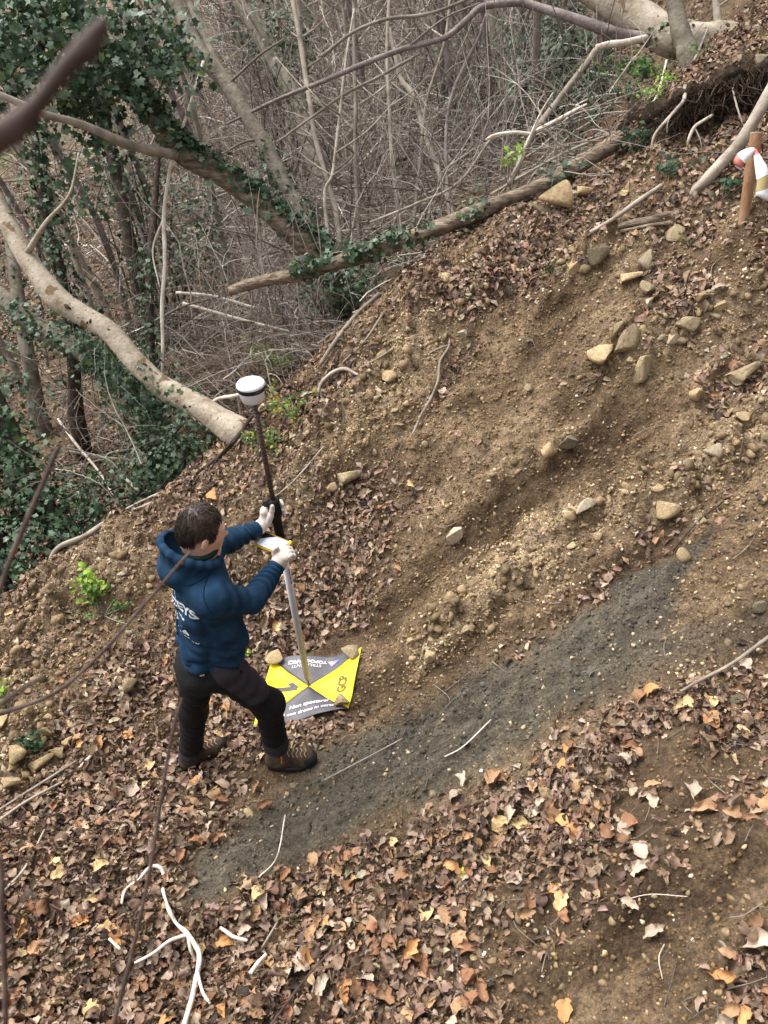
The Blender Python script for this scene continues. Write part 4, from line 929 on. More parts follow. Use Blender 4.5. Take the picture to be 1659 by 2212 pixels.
BIG = [(1207,428,80,62,0,'large ochre boulder below the fallen log near the crest'),(1255,415,45,35,0,'angular ochre stone right behind the largest boulder near the crest'),
 (1303,762,62,62,0,'bright angular stone at the left of the stone cluster in mid slope'),(1348,738,52,72,1,'tall brown slab standing in the middle of the stone cluster'),(1330,712,34,60,1,'narrow upright brown stone wedged behind the bright angular one'),(1380,792,48,66,1,'brown block below right of the tall slab'),
 (1450,737,36,30,2,'rounded cream stone right of the tall brown slab'),(1592,812,78,44,1,'flat brown slab near the right edge beside leaf litter'),(1505,850,32,46,0,'upright pale stone among leaves left of the flat brown slab'),
 (1182,975,40,48,0,'lone ochre stone resting on bare soil in mid slope'),(1225,952,60,34,3,'dark earthy lump behind the lone ochre stone'),(1432,1098,54,44,0,'jagged ochre stone above the grey clay on the right'),(1262,1090,52,24,2,'flat pale stone half buried left of the jagged one'),
 (745,1032,62,44,1,'wide brown stone left of the upper pole among gravel'),(720,1050,26,38,0,'small upright ochre stone against the wide brown one'),(838,812,46,26,0,'flat ochre stone in the steep bare soil above the receiver'),(985,1150,40,52,2,'upright pale stone in bare soil right of the pole'),
 (40,1622,56,44,0,'largest ochre stone at the left edge below the thin shoots'),(97,1578,36,34,0,'rounded ochre stone above its larger neighbours at the left edge'),(82,1650,62,34,0,'broad ochre stone low in the left stone group'),(8,1555,42,30,0,'ochre stone cut by the left edge'),(278,1475,44,36,1,'tan stone in litter behind the rear boot'),
 (1240,578,28,36,0,'small ochre stone beside the mossy lump under the crest'),(1283,552,52,44,3,'mossy dark lump of stone under the crest'),(1392,568,30,50,2,'tall pale chalky stone in the upper right litter'),(1352,600,60,26,0,'long flat ochre stone below the tall chalky one'),(1400,625,36,40,1,'brown stone just below the tall chalky one'),
 (960,600,36,26,0,'ochre stone in the leaf litter below the log'),(1002,720,30,18,2,'white stone left of the curved root'),(1640,128,36,22,2,'white stone on top of the scarp at the right edge'),(1540,975,40,40,2,'knobbly pale stone near the right edge in gravel'),
 (1140,840,36,30,1,'brown stone in soil below the stone cluster left'),(1610,900,34,26,0,'ochre stone near the right edge above the gravel band'),(1480,700,50,44,1,'brown stone at the right end of the stone cluster'),(1560,660,36,30,0,'ochre stone in the upper gravel shelf on the right'),(1515,640,30,26,0,'small pale stone on the upper gravel shelf'),(1170,455,50,30,1,'brown stone at the lower left of the largest boulder'),(1345,420,40,22,0,'small flat ochre stone in front of the scarp foot'),(1460,500,46,26,1,'brown stone under the cracked dead log'),(925,1420,34,26,0,'ochre stone at the lower end of the gravel band'),(1010,1360,36,26,1,'tan stone in the gravel band right of the sheet'),(1635,1310,40,26,3,'grey stone at the right edge above the long bare stick'),(1590,1510,46,24,3,'grey slab behind the bare stick at the right edge')]
for k, (a, b_, wv, hv, mi_, lb) in enumerate(BIG):
    tag(stone_obj(a, b_, wv, hv, mi_, 200+k), lb, 'stone', 'larger stones on the slope')
for k, (u_, v_, wv, hv, lb) in enumerate([(.06, .97, 42, 27, 'rounded tan stone weighing down the far left corner of the target sheet'), (.90, .93, 44, 25, 'brown stone weighing down the far right corner of the target sheet'), (.92, .07, 42, 34, 'flat tan stone weighing down the near right corner of the target sheet')]):
    q = sheet(np.array([u_]), np.array([v_]))[0]; o = stone_obj(0, 0, wv, hv, 1 if k == 1 else 0, 310+k, on=q, sink=.25); tag(o, lb, 'stone', 'stones holding the target sheet')
for k, (a, b_) in enumerate(((760,725*2.02/1),)): pass
for k, (a, b_, wv, hv, lb) in enumerate([(130,1625,36,28,'ochre stone right of the broad low one in the left group'),(20,1690,46,32,'ochre stone lowest in the group at the left edge'),(150,1600,26,20,'small tan stone right of the left stone group'),(60,1535,26,20,'small tan stone above the left stone group'),(120,1690,28,22,'small ochre stone beside the crossed sticks')]):
    tag(stone_obj(a, b_, wv, hv, 0, 350+k, sink=.15), lb, 'stone', 'larger stones on the slope')
# white pebbles and scraps left of the man
for k, (a, b_, wv, lb) in enumerate([(252,1337,20,'upper of two white stones in litter left of the man'), (276,1367,18,'lower of two white stones in litter left of the man'), (160,1556,18,'white stone in the litter above the left stone group')]):
    tag(stone_obj(a, b_, wv, wv*.8, 2, 330+k), lb, 'stone')

# ================================================================== STICKS AND ROOTS ON THE SLOPE
def gstick(name, label, cat, pts, mat, subs=(), lift=.3, seed=0):
    def on(ps):
        out_ = []
        g = G([a[0] for a in ps], [a[1] for a in ps])
        for a, q in zip(ps, g):
            d = proj(q)[2]; r_ = a[2]*d/FPX/2; out_.append(np.append(q+np.array([0, 0, r_*lift+(a[3] if len(a) > 3 else 0)]), r_))
        z = smooth_path(np.array(out_), 6*(len(ps)-1)+1); return z[:, :3], np.maximum(z[:, 3], .001)
    p, rr_ = on(pts)
    if subs:
        t = thing(name, label, cat, p[0]); MB().add(*tube_arrays(p, rr_*np.linspace(.85, 1.0, len(rr_)), 8, .35, seed)).build('main_stem', mat, t)
        for k, s in enumerate(subs): MB().add(*tube_arrays(*on(s), 7, .15, seed+k)).build('side_branch', mat, t)
        return t
    return tag(MB().add(*tube_arrays(p, rr_, 8, .15, seed)).build(name, mat), label, cat)
M_ROOTW = pmat('peeled_root', [(.46,.40,.33), (.62,.57,.50), (.70,.66,.60)], 12, .7, .25, 60, spec=.2)
gstick('peeled_branch', 'white peeled branch winding down through the leaves at the bottom left', 'branch', [(357,1933,8,0.055),(370,1976,9,0.065),(384,2006,9,0.065),(413,2033,10,0.065),(430,2059,11,0.065),(436,2085,11,0.065),(430,2125,12,0.065),(420,2175,12,0.065),(405,2230,12,0.065)], M_ROOTW,
    [[(413,2033,8,0.065),(374,2046,8,0.065),(337,2072,7,0.060),(296,2090,5,0.045)], [(433,2115,7,0.065),(443,2155,7,0.060),(458,2178,6,0.045)], [(412,2035,8,0.065),(416,2062,7,0.055),(424,2078,6,.0)]], seed=1)
gstick('peeled_branch', 'white arched root loop left of the dark foreground twig', 'branch', [(358,1900,8,0.045),(353,1890,8,0.065),(340,1888,8,0.075),(325,1893,7,0.065),(305,1910,6,0.045),(283,1925,6,0.045),(274,1942,6,0.055),(268,1963,6,0.045)], M_ROOTW, seed=2)
gstick('peeled_branch', 'short white crooked root piece right of the winding white branch', 'branch', [(480,2016,7,0.055),(495,2028,8,0.065),(510,2038,8,0.065),(538,2044,7,0.055)], M_ROOTW, seed=3)
gstick('peeled_branch', 'straight white stick piece in the leaves at the bottom', 'stick', [(545,2115,10,0.055),(560,2096,10,0.065),(578,2074,8,0.055)], M_ROOTW, seed=4)
gstick('peeled_branch', 'small white root stub below the side shoot of the winding branch', 'stick', [(243,2040,6,0.055),(268,2065,6,0.065)], M_ROOTW, seed=5)
gstick('bare_stick', 'long smooth bare stick slanting in from the right edge over the leaves', 'stick', [(1430,1522,6,.01),(1503,1487,7,.05),(1571,1456,8,.07),(1659,1395,9,.08),(1760,1330,9,.08)], M_TWIG, seed=6)
gstick('root', 'curved bare root hanging down the middle of the soil slope', 'root', [(972,730,5,.01),(968,760,6,.03),(950,790,6,.03),(946,830,6,.03),(930,870,6,.03),(910,905,6,.03),(890,946,4,.02)], M_TWIG, [[(970,752,4,.02),(945,760,4,.02),(925,765,3,.0)]], seed=7)
gstick('root', 'arched root bending over bare soil above and right of the receiver', 'root', [(775,812,7,.0),(745,806,8,.03),(715,820,8,.04),(692,845,7,.04),(686,868,5,.0)], M_TWIG, seed=8)
for k, (pts, lb) in enumerate([([(830,680,5,.02),(790,740,5,.02),(740,790,4,.02)], 'thin root running down the crest edge right of the bright green shrub'), ([(820,640,8,.02),(770,690,9,.03),(730,740,9,.03),(690,800,8,.03)], 'stout root along the crest edge below the log'), ([(850,760,4,.02),(800,790,4,.02),(775,800,4,.01)], 'thin twig on the ochre soil left of the curved root'),
    ([(700,970,4,.02),(640,1040,4,.02),(590,1080,3,.01)], 'thin stick in the litter right of the upper pole'), ([(1450,1200,5,.03),(1500,1140,5,.03),(1560,1090,4,.02)], 'dark twig leaning along the upper edge of the clay'), ([(600,2000,5,.03),(570,2050,5,.03)], 'thin stalk in the leaves near the bottom'), ([(170,1650,5,.03),(80,1710,6,.04),(-20,1775,6,.04)], 'upper one of the crossed sticks at the left edge'), ([(150,1690,5,.03),(60,1745,6,.05),(-20,1800,6,.04)], 'lower one of the crossed sticks at the left edge'), ([(100,1800,5,.03),(60,1880,6,.03),(15,1930,5,.03)], 'bare stick in leaves at the left edge below the crossed sticks'), ([(230,1600,6,.02),(190,1650,7,.03),(175,1665,6,.03)], 'pale stick standing in the litter left of the rear boot'),
    ([(618,1772,3,.05),(600,1860,3,.04),(560,1900,3,.02)], 'thin pale stalk on the clay below the front boot'), ([(870,1600,3,.02),(800,1640,3,.03),(700,1690,3,.02)], 'fine stalk across the grey clay'), ([(1060,1560,3,.02),(1000,1620,3,.03),(960,1640,3,.02)], 'fine pale root thread on the clay'), ([(1640,1960,2,.03),(1600,1985,2,.03),(1570,1990,2,.03)], 'short stalk on bare soil at the lower right'), ([(1345,1950,2,.02),(1400,1940,2,.03),(1480,1945,1.5,.03)], 'pale leaf stalk on the bare soil lower right'), ([(1432,2045,2.5,.02),(1420,2075,2.5,.02),(1428,2120,2,.02)], 'upright pale root thread on the bare soil at the lower right')]):
    gstick('dead_stick' if k not in (0, 1) else 'root', lb, 'root' if k in (0, 1) else 'stick', pts, [M_TWIG, M_TWIG, M_TWIG, M_TWIG, M_DARK, M_TWIG, M_TWIG, M_TWIG, M_TWIG, M_WHITE, M_WHITE, M_TWIG, M_WHITE, M_TWIG, M_WHITE, M_WHITE][k], seed=20+k)
# roots hanging from the scarp
r = np.random.default_rng(5)
_la = np.array([1345, 1390, 1440, 1500, 1560, 1640, 1720, 1800]); _lb = np.array([275, 250, 226, 198, 174, 150, 128, 100])
lipp = G(_la, _lb)+np.array([0, -.03, .0]); lipp = smooth_path(lipp, 40)
lip = MB().add(*tube_arrays(lipp, .068+.025*np.sin(np.arange(40)*.9)+.012*r.normal(size=40), 12, .5, 3)).build('turf_edge', pmat('humus', [(.012,.009,.006), (.03,.021,.014), (.07,.05,.033)], 30, .95, 1., 60, spec=.1, dist=.02))
tag(lip, 'dark overhanging turf edge along the top of the scarp', 'turf edge')
mb = MB()
for k in range(1700):
    tt_ = r.random(); i_ = tt_*(len(lipp)-1); j_ = min(int(i_), len(lipp)-2); o0 = lipp[j_]*(1-(i_-j_))+lipp[j_+1]*(i_-j_)+np.array([0, -.05-.03*r.random(), .03-.07*r.random()]); L = .08+.22*r.random(); pts = [o0]; dd_ = np.array([r.normal()*.4, -.25, -1.])
    for i in range(5): dd_ = dd_+r.normal(size=3)*.35; dd_ /= np.linalg.norm(dd_); pts.append(pts[-1]+dd_*L/5)
    c = np.array([[.028,.02,.014], [.05,.036,.026], [.11,.08,.055]])[r.choice(3, p=[.5,.35,.15])]
    mb.add(*tube_arrays(np.array(pts), np.linspace(.004+.004*r.random(), .001, 6), 3, cap=False), c)
o = mb.build('root_mat', M_TANG, None, 'stuff'); tag(o, 'dark fringe of fine roots hanging from the turf edge of the scarp', 'roots')
for k, (pts, lb) in enumerate([([(1480,185,5.0,8),(1478,215,4.95,9),(1462,235,4.93,8),(1440,260,4.92,7),(1415,290,4.92,6),(1405,325,4.95,4)], 'pale forked root curling down from the turf edge'), ([(1540,248,4.9,6),(1518,262,4.9,7),(1500,275,4.9,8),(1488,300,4.9,7),(1485,318,4.92,4)], 'stubby forked root right of the pale curling one'), ([(1582,190,4.85,4),(1592,230,4.82,4),(1605,270,4.82,3)], 'thin straight root dangling in front of the dark overhang')]):
    stick('hanging_root', lb, 'root', pts, M_TWIG, 7, .12, 70+k, subs=[[(pts[2][0], pts[2][1], pts[2][2], 4), (pts[2][0]-18+30*k, pts[2][1]+25, pts[2][2]-.02, 3), (pts[2][0]-22+40*k, pts[2][1]+55, pts[2][2]-.02, 1.5)]])
# sticks and canes on the bank top
for k, (pts, lb) in enumerate([([(1395,150,5.9,5),(1370,215,5.85,6),(1350,270,5.8,7),(1335,310,5.75,7)], 'dark cane standing behind the ivy clump on the bank'), ([(1440,130,5.8,4),(1425,190,5.75,5),(1400,250,5.65,6)], 'pale cane beside the dark one on the bank'), ([(1530,60,5.6,5),(1505,120,5.55,6),(1480,165,5.5,5)], 'reddish cane leaning in front of the upright mossy trunk')]):
    stick('cane', lb, 'stick', pts, [M_DARK, M_WHITE, M_TWIG][k], 7, .1, 80+k)

# ================================================================== GREEN PLANTS
def shrub(name, label, cat, px_, py_, hpx, n, leaf, cols, seed, spread=.5, stems=7, twigm=M_TWIG, depth=None):
    r = np.random.default_rng(seed); q = G1(px_, py_) if depth is None else P(px_, py_, depth); d = proj(q)[2]; h = hpx*d/FPX
    t = thing(name, label, cat, q); cs = []; mb = MB()
    for k in range(stems):
        e = q+np.array([r.normal()*spread*h, r.normal()*spread*h*.6, h*(.55+.45*r.random())]); mid = (q+e)/2+r.normal(size=3)*h*.08
        mb.tube([q, mid, e], [.004, .003, .0012], 5, 7)
        m = n//stems; s = .45+.55*r.random((m, 1))**.6; cs.append(q*(1-s)**2+2*mid*s*(1-s)+e*s*s+r.normal(size=(m, 3))*leaf*.7)
    mb.build('stems', twigm, t)
    cs = np.vstack(cs); m = len(cs); cols = np.array(cols); c = cols[r.integers(0, len(cols), m)]*(.75+.5*r.random((m, 1)))
    R = rot_from(r.normal(size=(m, 3))*.6+np.array([0, -.3, .9]), r.random(m)*6.28)
    V_, F_, C_ = bulk(LITT[:1]+LITT[3:4], cs, R, leaf*(.6+.7*r.random(m)), c, r.integers(0, 2, m))
    link('leaves', new_mesh('leaves', V_, F_, (M_BRIGHT,), col=C_), t, 'stuff'); return t
LIME = [(.22,.36,.04), (.30,.44,.06), (.14,.26,.04)]; MIDG = [(.08,.16,.03), (.13,.24,.05), (.05,.11,.025)]
shrub('young_shrub', 'bright lime green young shrub behind the receiver head', 'shrub', 610, 815, 95, 260, .035, LIME, 1, .45, 9)
shrub('young_shrub', 'fresh green seedling shrub left of the man shoulders', 'shrub', 205, 1305, 80, 110, .045, LIME[:2]+MIDG[:1], 2, .4, 6)
shrub('herb', 'low green herbs with mossy stalks below the fresh seedling shrub', 'plant', 225, 1330, 45, 160, .022, MIDG, 3, .9, 12)
shrub('young_shrub', 'green sprig at the left edge above the stone group', 'shrub', 12, 1510, 45, 110, .03, LIME+MIDG, 4, .6, 6)
shrub('herb', 'lime green sprig standing on the fallen log', 'plant', 1103, 385, 75, 26, .05, LIME, 5, .12, 2, depth=5.65)
shrub('herb', 'lime sprig on the bank left of the mossy stub', 'plant', 1400, 215, 30, 60, .025, LIME, 6, .7, 6, depth=5.35)
shrub('herb', 'lime sprig on the bank at the foot of the grey trunk', 'plant', 1435, 195, 38, 60, .025, LIME, 7, .6, 6, depth=5.4)
shrub('herb', 'small seedling growing between man and target sheet', 'plant', 531, 1420, 28, 26, .022, LIME, 8, .3, 3)
shrub('herb', 'green and yellowing leafy patch behind the upper pole', 'plant', 640, 900, 50, 170, .035, MIDG+[(.45,.28,.06), (.25,.25,.05)], 9, .9, 12)
shrub('herb', 'sparse green leaves at the foot of the big pale trunk', 'plant', 590, 960, 40, 90, .035, MIDG+[(.35,.3,.06)], 10, 1.0, 9)
shrub('herb', 'dark ivy shoots between the left stones', 'plant', 85, 1615, 38, 60, .04, [(.02,.05,.02), (.035,.075,.03)], 11, .6, 7)
shrub('herb', 'dark ivy shoots under the leaning branch beside the stake', 'plant', 1560, 430, 50, 22, .055, [(.02,.06,.025), (.03,.08,.035)], 12, .5, 6)
shrub('herb', 'ivy shoots at the foot of the scarp', 'plant', 1440, 375, 35, 40, .05, [(.03,.07,.035), (.05,.09,.05)], 13, .9, 8)
shrub('herb', 'ivy clump at the right end of the fallen log', 'plant', 1375, 330, 65, 130, .045, [(.02,.05,.025), (.04,.08,.04)], 14, .5, 9, depth=5.45)
shrub('herb', 'green ground plants on the bank top right', 'plant', 1560, 140, 40, 200, .03, MIDG, 15, 1.4, 14, depth=5.6)
shrub('herb', 'loose ivy and herbs on the bank under the massive pale trunk', 'plant', 1400, 170, 40, 260, .04, MIDG+[(.03,.07,.03)], 16, 1.6, 16, depth=6.0)
shrub('herb', 'dead stalks and ivy between the log end and the grey trunk', 'plant', 1370, 240, 55, 180, .035, [(.03,.06,.03), (.16,.12,.07), (.05,.09,.04)], 17, .9, 20, depth=5.7)
def tuft(label, px_, py_, hpx, n, seed, col):
    r = np.random.default_rng(seed); q = G1(px_, py_); h = hpx*proj(q)[2]/FPX; mb = MB()
    for k in range(n):
        d = np.array([r.normal()*.7, r.normal()*.5, 1.]); L = h*(.5+.6*r.random()); b_ = q+np.array([r.normal()*h*.2, r.normal()*h*.2, -.005])
        mb.add(*tube_arrays(smooth_path(np.array([b_, b_+d*L*.5, b_+d*L*.85+np.array([d[0], d[1], -.6])*L*.3]), 5), [.002, .002, .0015, .001, .0005], 3, cap=False), np.array(col)*(.7+.6*r.random()))
    o = mb.build('grass_tuft', M_BRIGHT, None); tag(o, label, 'grass')
for k, (a, b_, h_, n, lb) in enumerate([(1190,590,36,60,'grass tuft under the mossy lump near the crest'),(1070,1880,34,50,'grass tuft beside the yellow leaf in the lower middle'),(775,1905,28,40,'small grass tuft in the lower litter band'),(1490,530,24,30,'tiny grass tuft under the dead log')]):
    tuft(lb, a, b_, h_, n, 50+k, (.06,.11,.03))

# ================================================================== NEAR TWIGS (out of focus)
def foretwig(label, pts, seed, buds=()):
    p, rr_ = limb(pts, 40); rr_ = rr_*(.82 if seed > 1 else 1.); t = thing('foreground_twig', label, 'twig', p[0])
    rr_ = rr_*(1+.16*(np.arange(len(rr_)) % 6 == seed % 6))
    MB().add(*tube_arrays(p, rr_, 10, .1, seed)).build('stem', M_FORE, t)
    for i, s in buds:
        q = p[int(i*39)]; tn = p[min(39, int(i*39)+1)]-p[int(i*39)-1]; tn /= np.linalg.norm(tn)
        sd = np.cross(tn, _F); sd /= np.linalg.norm(sd); R_ = rr_[int(i*39)]
        MB().tube([q+sd*s*R_*.3, q+sd*s*R_*1.4+tn*R_*1.2, q+sd*s*R_*1.5+tn*R_*3.2], [R_*.7, R_*.8, R_*.15], 8, 9).build('bud', M_FORE, t)
    return t
foretwig('thick blurred reddish twig reaching in from the upper left edge', [(-420,900,.31,46),(-300,640,.31,50),(-150,420,.31,52),(-40,320,.31,58),(30,275,.31,58),(70,235,.31,40),(110,185,.31,36),(150,140,.31,42),(185,105,.31,50),(212,68,.31,38),(226,44,.31,12)], 1)
foretwig('long blurred twig crossing the man shoulder from the left edge', [(-260,1640,1.0,11),(-100,1570,1.0,11),(0,1541,1.0,11),(80,1515,1.0,10.5),(150,1475,1.0,10),(230,1400,1.0,9.5),(300,1320,1.0,8.5),(350,1262,1.0,8),(390,1215,1.0,8.5),(408,1196,1.0,8),(412,1190,1.0,3)], 2, [(.55, 1), (.8, -1)])
foretwig('dark upright twig rising from the bottom edge to the rear boot', [(195,2420,.95,15),(235,2250,.95,14),(280,2080,.95,12.5),(320,1900,.95,11),(345,1750,.95,10),(362,1640,.95,9),(378,1560,.95,10),(388,1525,.95,8),(392,1508,.95,3)], 3, [(.6, 1), (.82, 1)])
foretwig('blurred twig standing at the left edge beside the ivy', [(-60,1420,.8,14),(-10,1300,.8,14),(20,1215,.8,14),(55,1130,.8,14),(90,1050,.8,13),(118,985,.8,13),(128,962,.8,6)], 4, [(.75, -1)])
foretwig('short blurred twig tip at the left edge above the stones', [(-60,1560,.7,12),(0,1520,.7,12),(45,1490,.7,12),(85,1465,.7,11),(96,1459,.7,4)], 5)
foretwig('upright blurred twig along the lower left edge', [(12,2420,.8,16),(12,2230,.8,15),(10,2100,.8,14),(4,1980,.8,14),(4,1900,.8,13),(2,1850,.8,6)], 6, [(.6, 1)])
foretwig('thin twig rising from the bottom edge left of the middle', [(520,2400,1.4,7),(560,2260,1.4,7),(640,2140,1.4,6),(700,2070,1.4,5),(745,2030,1.4,4)], 7)
# ================================================================== THE MAN
from mathutils.bvhtree import BVHTree
class Field:
    """signed distance grid meshed by surface nets"""
    def __init__(s, lo, hi, h):
        s.lo = np.asarray(lo, float); s.h = h; s.n = np.ceil((np.asarray(hi)-s.lo)/h).astype(int)+1
        s.ax = [s.lo[i]+h*np.arange(s.n[i]) for i in range(3)]; s.D = np.full(s.n, .2, np.float32)
    def box(s, lo, hi):
        a = [int(np.clip(np.floor((lo[i]-s.lo[i])/s.h), 0, s.n[i])) for i in range(3)]; b = [int(np.clip(np.ceil((hi[i]-s.lo[i])/s.h)+1, 0, s.n[i])) for i in range(3)]
        sl = tuple(slice(p, q) for p, q in zip(a, b)); g = np.meshgrid(*[s.ax[i][sl[i]] for i in range(3)], indexing='ij'); return sl, np.stack(g, -1)
    def put(s, fn, lo, hi, k=.02, mode='add', m=.07):
        sl, Q = s.box(np.asarray(lo)-m, np.asarray(hi)+m)
        if Q.size == 0: return s
        d = fn(Q); a = s.D[sl]
        if mode == 'sub': d = -d; hh = np.clip(.5-.5*(d-a)/-k*-1, 0, 1); s.D[sl] = np.maximum(a, d); return s
        t = np.clip(.5+.5*(d-a)/k, 0, 1); s.D[sl] = d*(1-t)+a*t-k*t*(1-t); return s
    def seg(s, a, b, ra, rb, k=.02, fold=None, mode='add'):
        a = np.asarray(a, float); b = np.asarray(b, float); ab = b-a; L2 = ab@ab; L = math.sqrt(L2)
        def fn(Q):
            q = Q-a; t = np.clip((q@ab)/L2, 0, 1); r_ = ra+t*(rb-ra)
            if fold:
                am, wl, sd = fold; w_ = q-(q@ab)[..., None]/L2*ab
                n_ = noise3((q@ab)/L/wl+w_[..., 2]*9, w_[..., 0]*7+sd, w_[..., 2]*7+w_[..., 1]*5, sd)
                r_ = r_+am*.62*np.sin(6.283*(q@ab)/L/(wl*1.15)+3.2*noise3(w_[..., 0]*9+sd, w_[..., 2]*9+(q@ab)/L*5, w_[..., 1]*9, sd)+25*w_[..., 2])*(.45+.55*np.clip(n_*2+.5, 0, 1))*np.sin(np.pi*np.clip(t*1.0+.08, 0, 1))**.5
            return np.linalg.norm(q-t[..., None]*ab, axis=-1)-r_
        R_ = max(ra, rb)+.01; return s.put(fn, np.minimum(a, b)-R_, np.maximum(a, b)+R_, k, mode)
    def ell(s, c, R, rad, k=.02, mode='add'):
        """R rows = axes"""
        c = np.asarray(c, float); rad = np.asarray(rad, float)
        def fn(Q):
            q = (Q-c)@R.T/rad; n_ = np.linalg.norm(q, axis=-1); return (n_-1)*rad.min()*.5+(n_-1)*rad.mean()*.5
        m_ = rad.max(); return s.put(fn, c-m_, c+m_, k, mode)
    def mesh(s, smooth=2):
        D = s.D; ins = D < 0; nx, ny, nz_ = s.n
        c = np.zeros((nx-1, ny-1, nz_-1), np.uint8)
        for i in (0, 1):
            for j in (0, 1):
                for k in (0, 1): c += ins[i:nx-1+i, j:ny-1+j, k:nz_-1+k]
        act = np.argwhere((c > 0) & (c < 8)); idx = -np.ones(c.shape, np.int64); idx[tuple(act.T)] = np.arange(len(act))
        acc = np.zeros((len(act), 3)); cnt = np.zeros(len(act))
        cor_ = [(i, j, k) for i in (0, 1) for j in (0, 1) for k in (0, 1)]
        for p in cor_:
            for a in range(3):
                if p[a]: continue
                q = list(p); q[a] = 1
                d0 = D[act[:, 0]+p[0], act[:, 1]+p[1], act[:, 2]+p[2]]; d1 = D[act[:, 0]+q[0], act[:, 1]+q[1], act[:, 2]+q[2]]
                m_ = (d0 < 0) != (d1 < 0); t = np.where(m_, d0/np.where(d0 == d1, 1, d0-d1), 0)
                v = np.tile(np.array(p, float), (len(act), 1)); v[:, a] += t
                acc[m_] += v[m_]; cnt[m_] += 1
        V = s.lo+s.h*(act+acc/cnt[:, None]); F = []
        for a in range(3):
            b, c_ = (a+1) % 3, (a+2) % 3
            s0 = [slice(None)]*3; s1 = [slice(None)]*3; s0[a] = slice(0, -1); s1[a] = slice(1, None)
            e = np.argwhere(ins[tuple(s0)] != ins[tuple(s1)])
            e = e[(e[:, b] > 0) & (e[:, c_] > 0) & (e[:, b] < s.n[b]-1) & (e[:, c_] < s.n[c_]-1)]
            def cell(db, dc):
                q = e.copy(); q[:, b] += db; q[:, c_] += dc; return idx[q[:, 0], q[:, 1], q[:, 2]]
            f = np.stack([cell(-1, -1), cell(0, -1), cell(0, 0), cell(-1, 0)], -1)
            fl = ins[e[:, 0], e[:, 1], e[:, 2]]
            f[~fl] = f[~fl][:, ::-1]; F.append(f)
        F = np.vstack(F); F = F[(F >= 0).all(1)]
        for _ in range(smooth):
            S = np.zeros_like(V); n_ = np.zeros(len(V))
            for i in range(4):
                for j in (1, 3): np.add.at(S, F[:, i], V[F[:, (i+j) % 4]]); np.add.at(n_, F[:, i], 1)
            V = V*.4+.6*S/np.maximum(n_, 1)[:, None]
        return V, F
def frame(f, up):
    f = f/np.linalg.norm(f); r_ = np.cross(f, up); r_ /= np.linalg.norm(r_); u = np.cross(r_, f); return np.array([f, r_, u])
ph = math.radians(20); FW = np.array([math.cos(ph), math.sin(ph), 0]); RT = np.array([math.sin(ph), -math.cos(ph), 0])
PEL = P(446, 1422, 3.45); NECK = P(440, 1205, 3.16)
_ta = (NECK-PEL)/np.linalg.norm(NECK-PEL)
RS = NECK+RT*.150-_ta*.085+FW*.015; LS = NECK-RT*.150-_ta*.085+FW*.03
RE = P(543, 1298, 3.24); LE = P(500, 1166, 3.46)
print('shoulder px', proj(RS), proj(LS))
RH, RK, RA = P(478, 1440, 3.40), P(578, 1522, 3.66), P(597, 1612, 3.93)
LH, LK, LA = P(428, 1430, 3.54), P(418, 1535, 3.80), P(412, 1632, 4.06)
HC = P(434, 1144, 3.09)
PERSON = thing('person', 'man in blue hoodie and black trousers holding the survey pole with both hands', 'person', (LA+RA)/2-np.array([0, 0, .08]))
M_SKIN = pmat('skin', [(.56,.31,.235), (.66,.40,.31)], 30, .5, .08, spec=.35); M_SKIN.node_tree.nodes['Principled BSDF'].inputs['Subsurface Weight'].default_value = .1
M_HOOD = pmat('hoodie_fleece', [(.008,.024,.050), (.012,.035,.071), (.018,.048,.094)], 18, .95, .35, 260, spec=.1, dist=.003)
def add_creases(m, scale, strength, dist):
    nt = m.node_tree; b = nt.nodes['Principled BSDF']; tc = nt.nodes.new('ShaderNodeTexCoord'); n = nt.nodes.new('ShaderNodeTexNoise')
    n.noise_type = 'RIDGED_MULTIFRACTAL'; n.inputs['Scale'].default_value = scale; n.inputs['Detail'].default_value = 2; n.inputs['Distortion'].default_value = .6
    nt.links.new(tc.outputs['Object'], n.inputs['Vector']); bp = nt.nodes.new('ShaderNodeBump'); bp.inputs['Strength'].default_value = strength; bp.inputs['Distance'].default_value = dist; bp.invert = True
    old = b.inputs['Normal'].links[0].from_socket; nt.links.new(old, bp.inputs['Normal']); nt.links.new(n.outputs[0], bp.inputs['Height']); nt.links.new(bp.outputs[0], b.inputs['Normal'])
add_creases(M_HOOD, 7, .55, .012)
M_RIB = pmat('hoodie_rib', [(.009,.028,.056), (.013,.037,.074)], 60, .95, .5, 160, (1,1,.25), .1, dist=.004)
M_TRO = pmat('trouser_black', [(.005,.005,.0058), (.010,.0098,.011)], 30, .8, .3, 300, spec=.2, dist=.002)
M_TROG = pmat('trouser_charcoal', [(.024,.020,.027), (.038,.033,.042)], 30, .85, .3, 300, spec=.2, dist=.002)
add_creases(M_TRO, 8, .6, .014); add_creases(M_TROG, 8, .6, .012)
M_BOOT = pmat('boot_leather', [(.028,.018,.012), (.060,.040,.027), (.095,.066,.046)], 22, .75, .5, 90, spec=.2, dist=.004)
M_SOLE = pmat('boot_rubber', [(.010,.010,.011), (.022,.022,.024)], 30, .7, .4, 80, spec=.3, dist=.004)
M_LACE = plain('boot_lace', (.30,.22,.13), .8, .2); M_ORNG = plain('orange_loop', (.60,.20,.04), .7, .2)
M_GLV = pmat('glove_knit', [(.50,.43,.38), (.62,.55,.50)], 60, .9, .5, 260, spec=.15, dist=.003)
M_HAIR = pmat('hair_brown', [(.022,.014,.010), (.042,.028,.021), (.065,.045,.035)], 60, .45, .4, 200, spec=.4, dist=.003)
M_HAIR2 = colmat('hair_strand', .4, .45, 60, .3, 0)
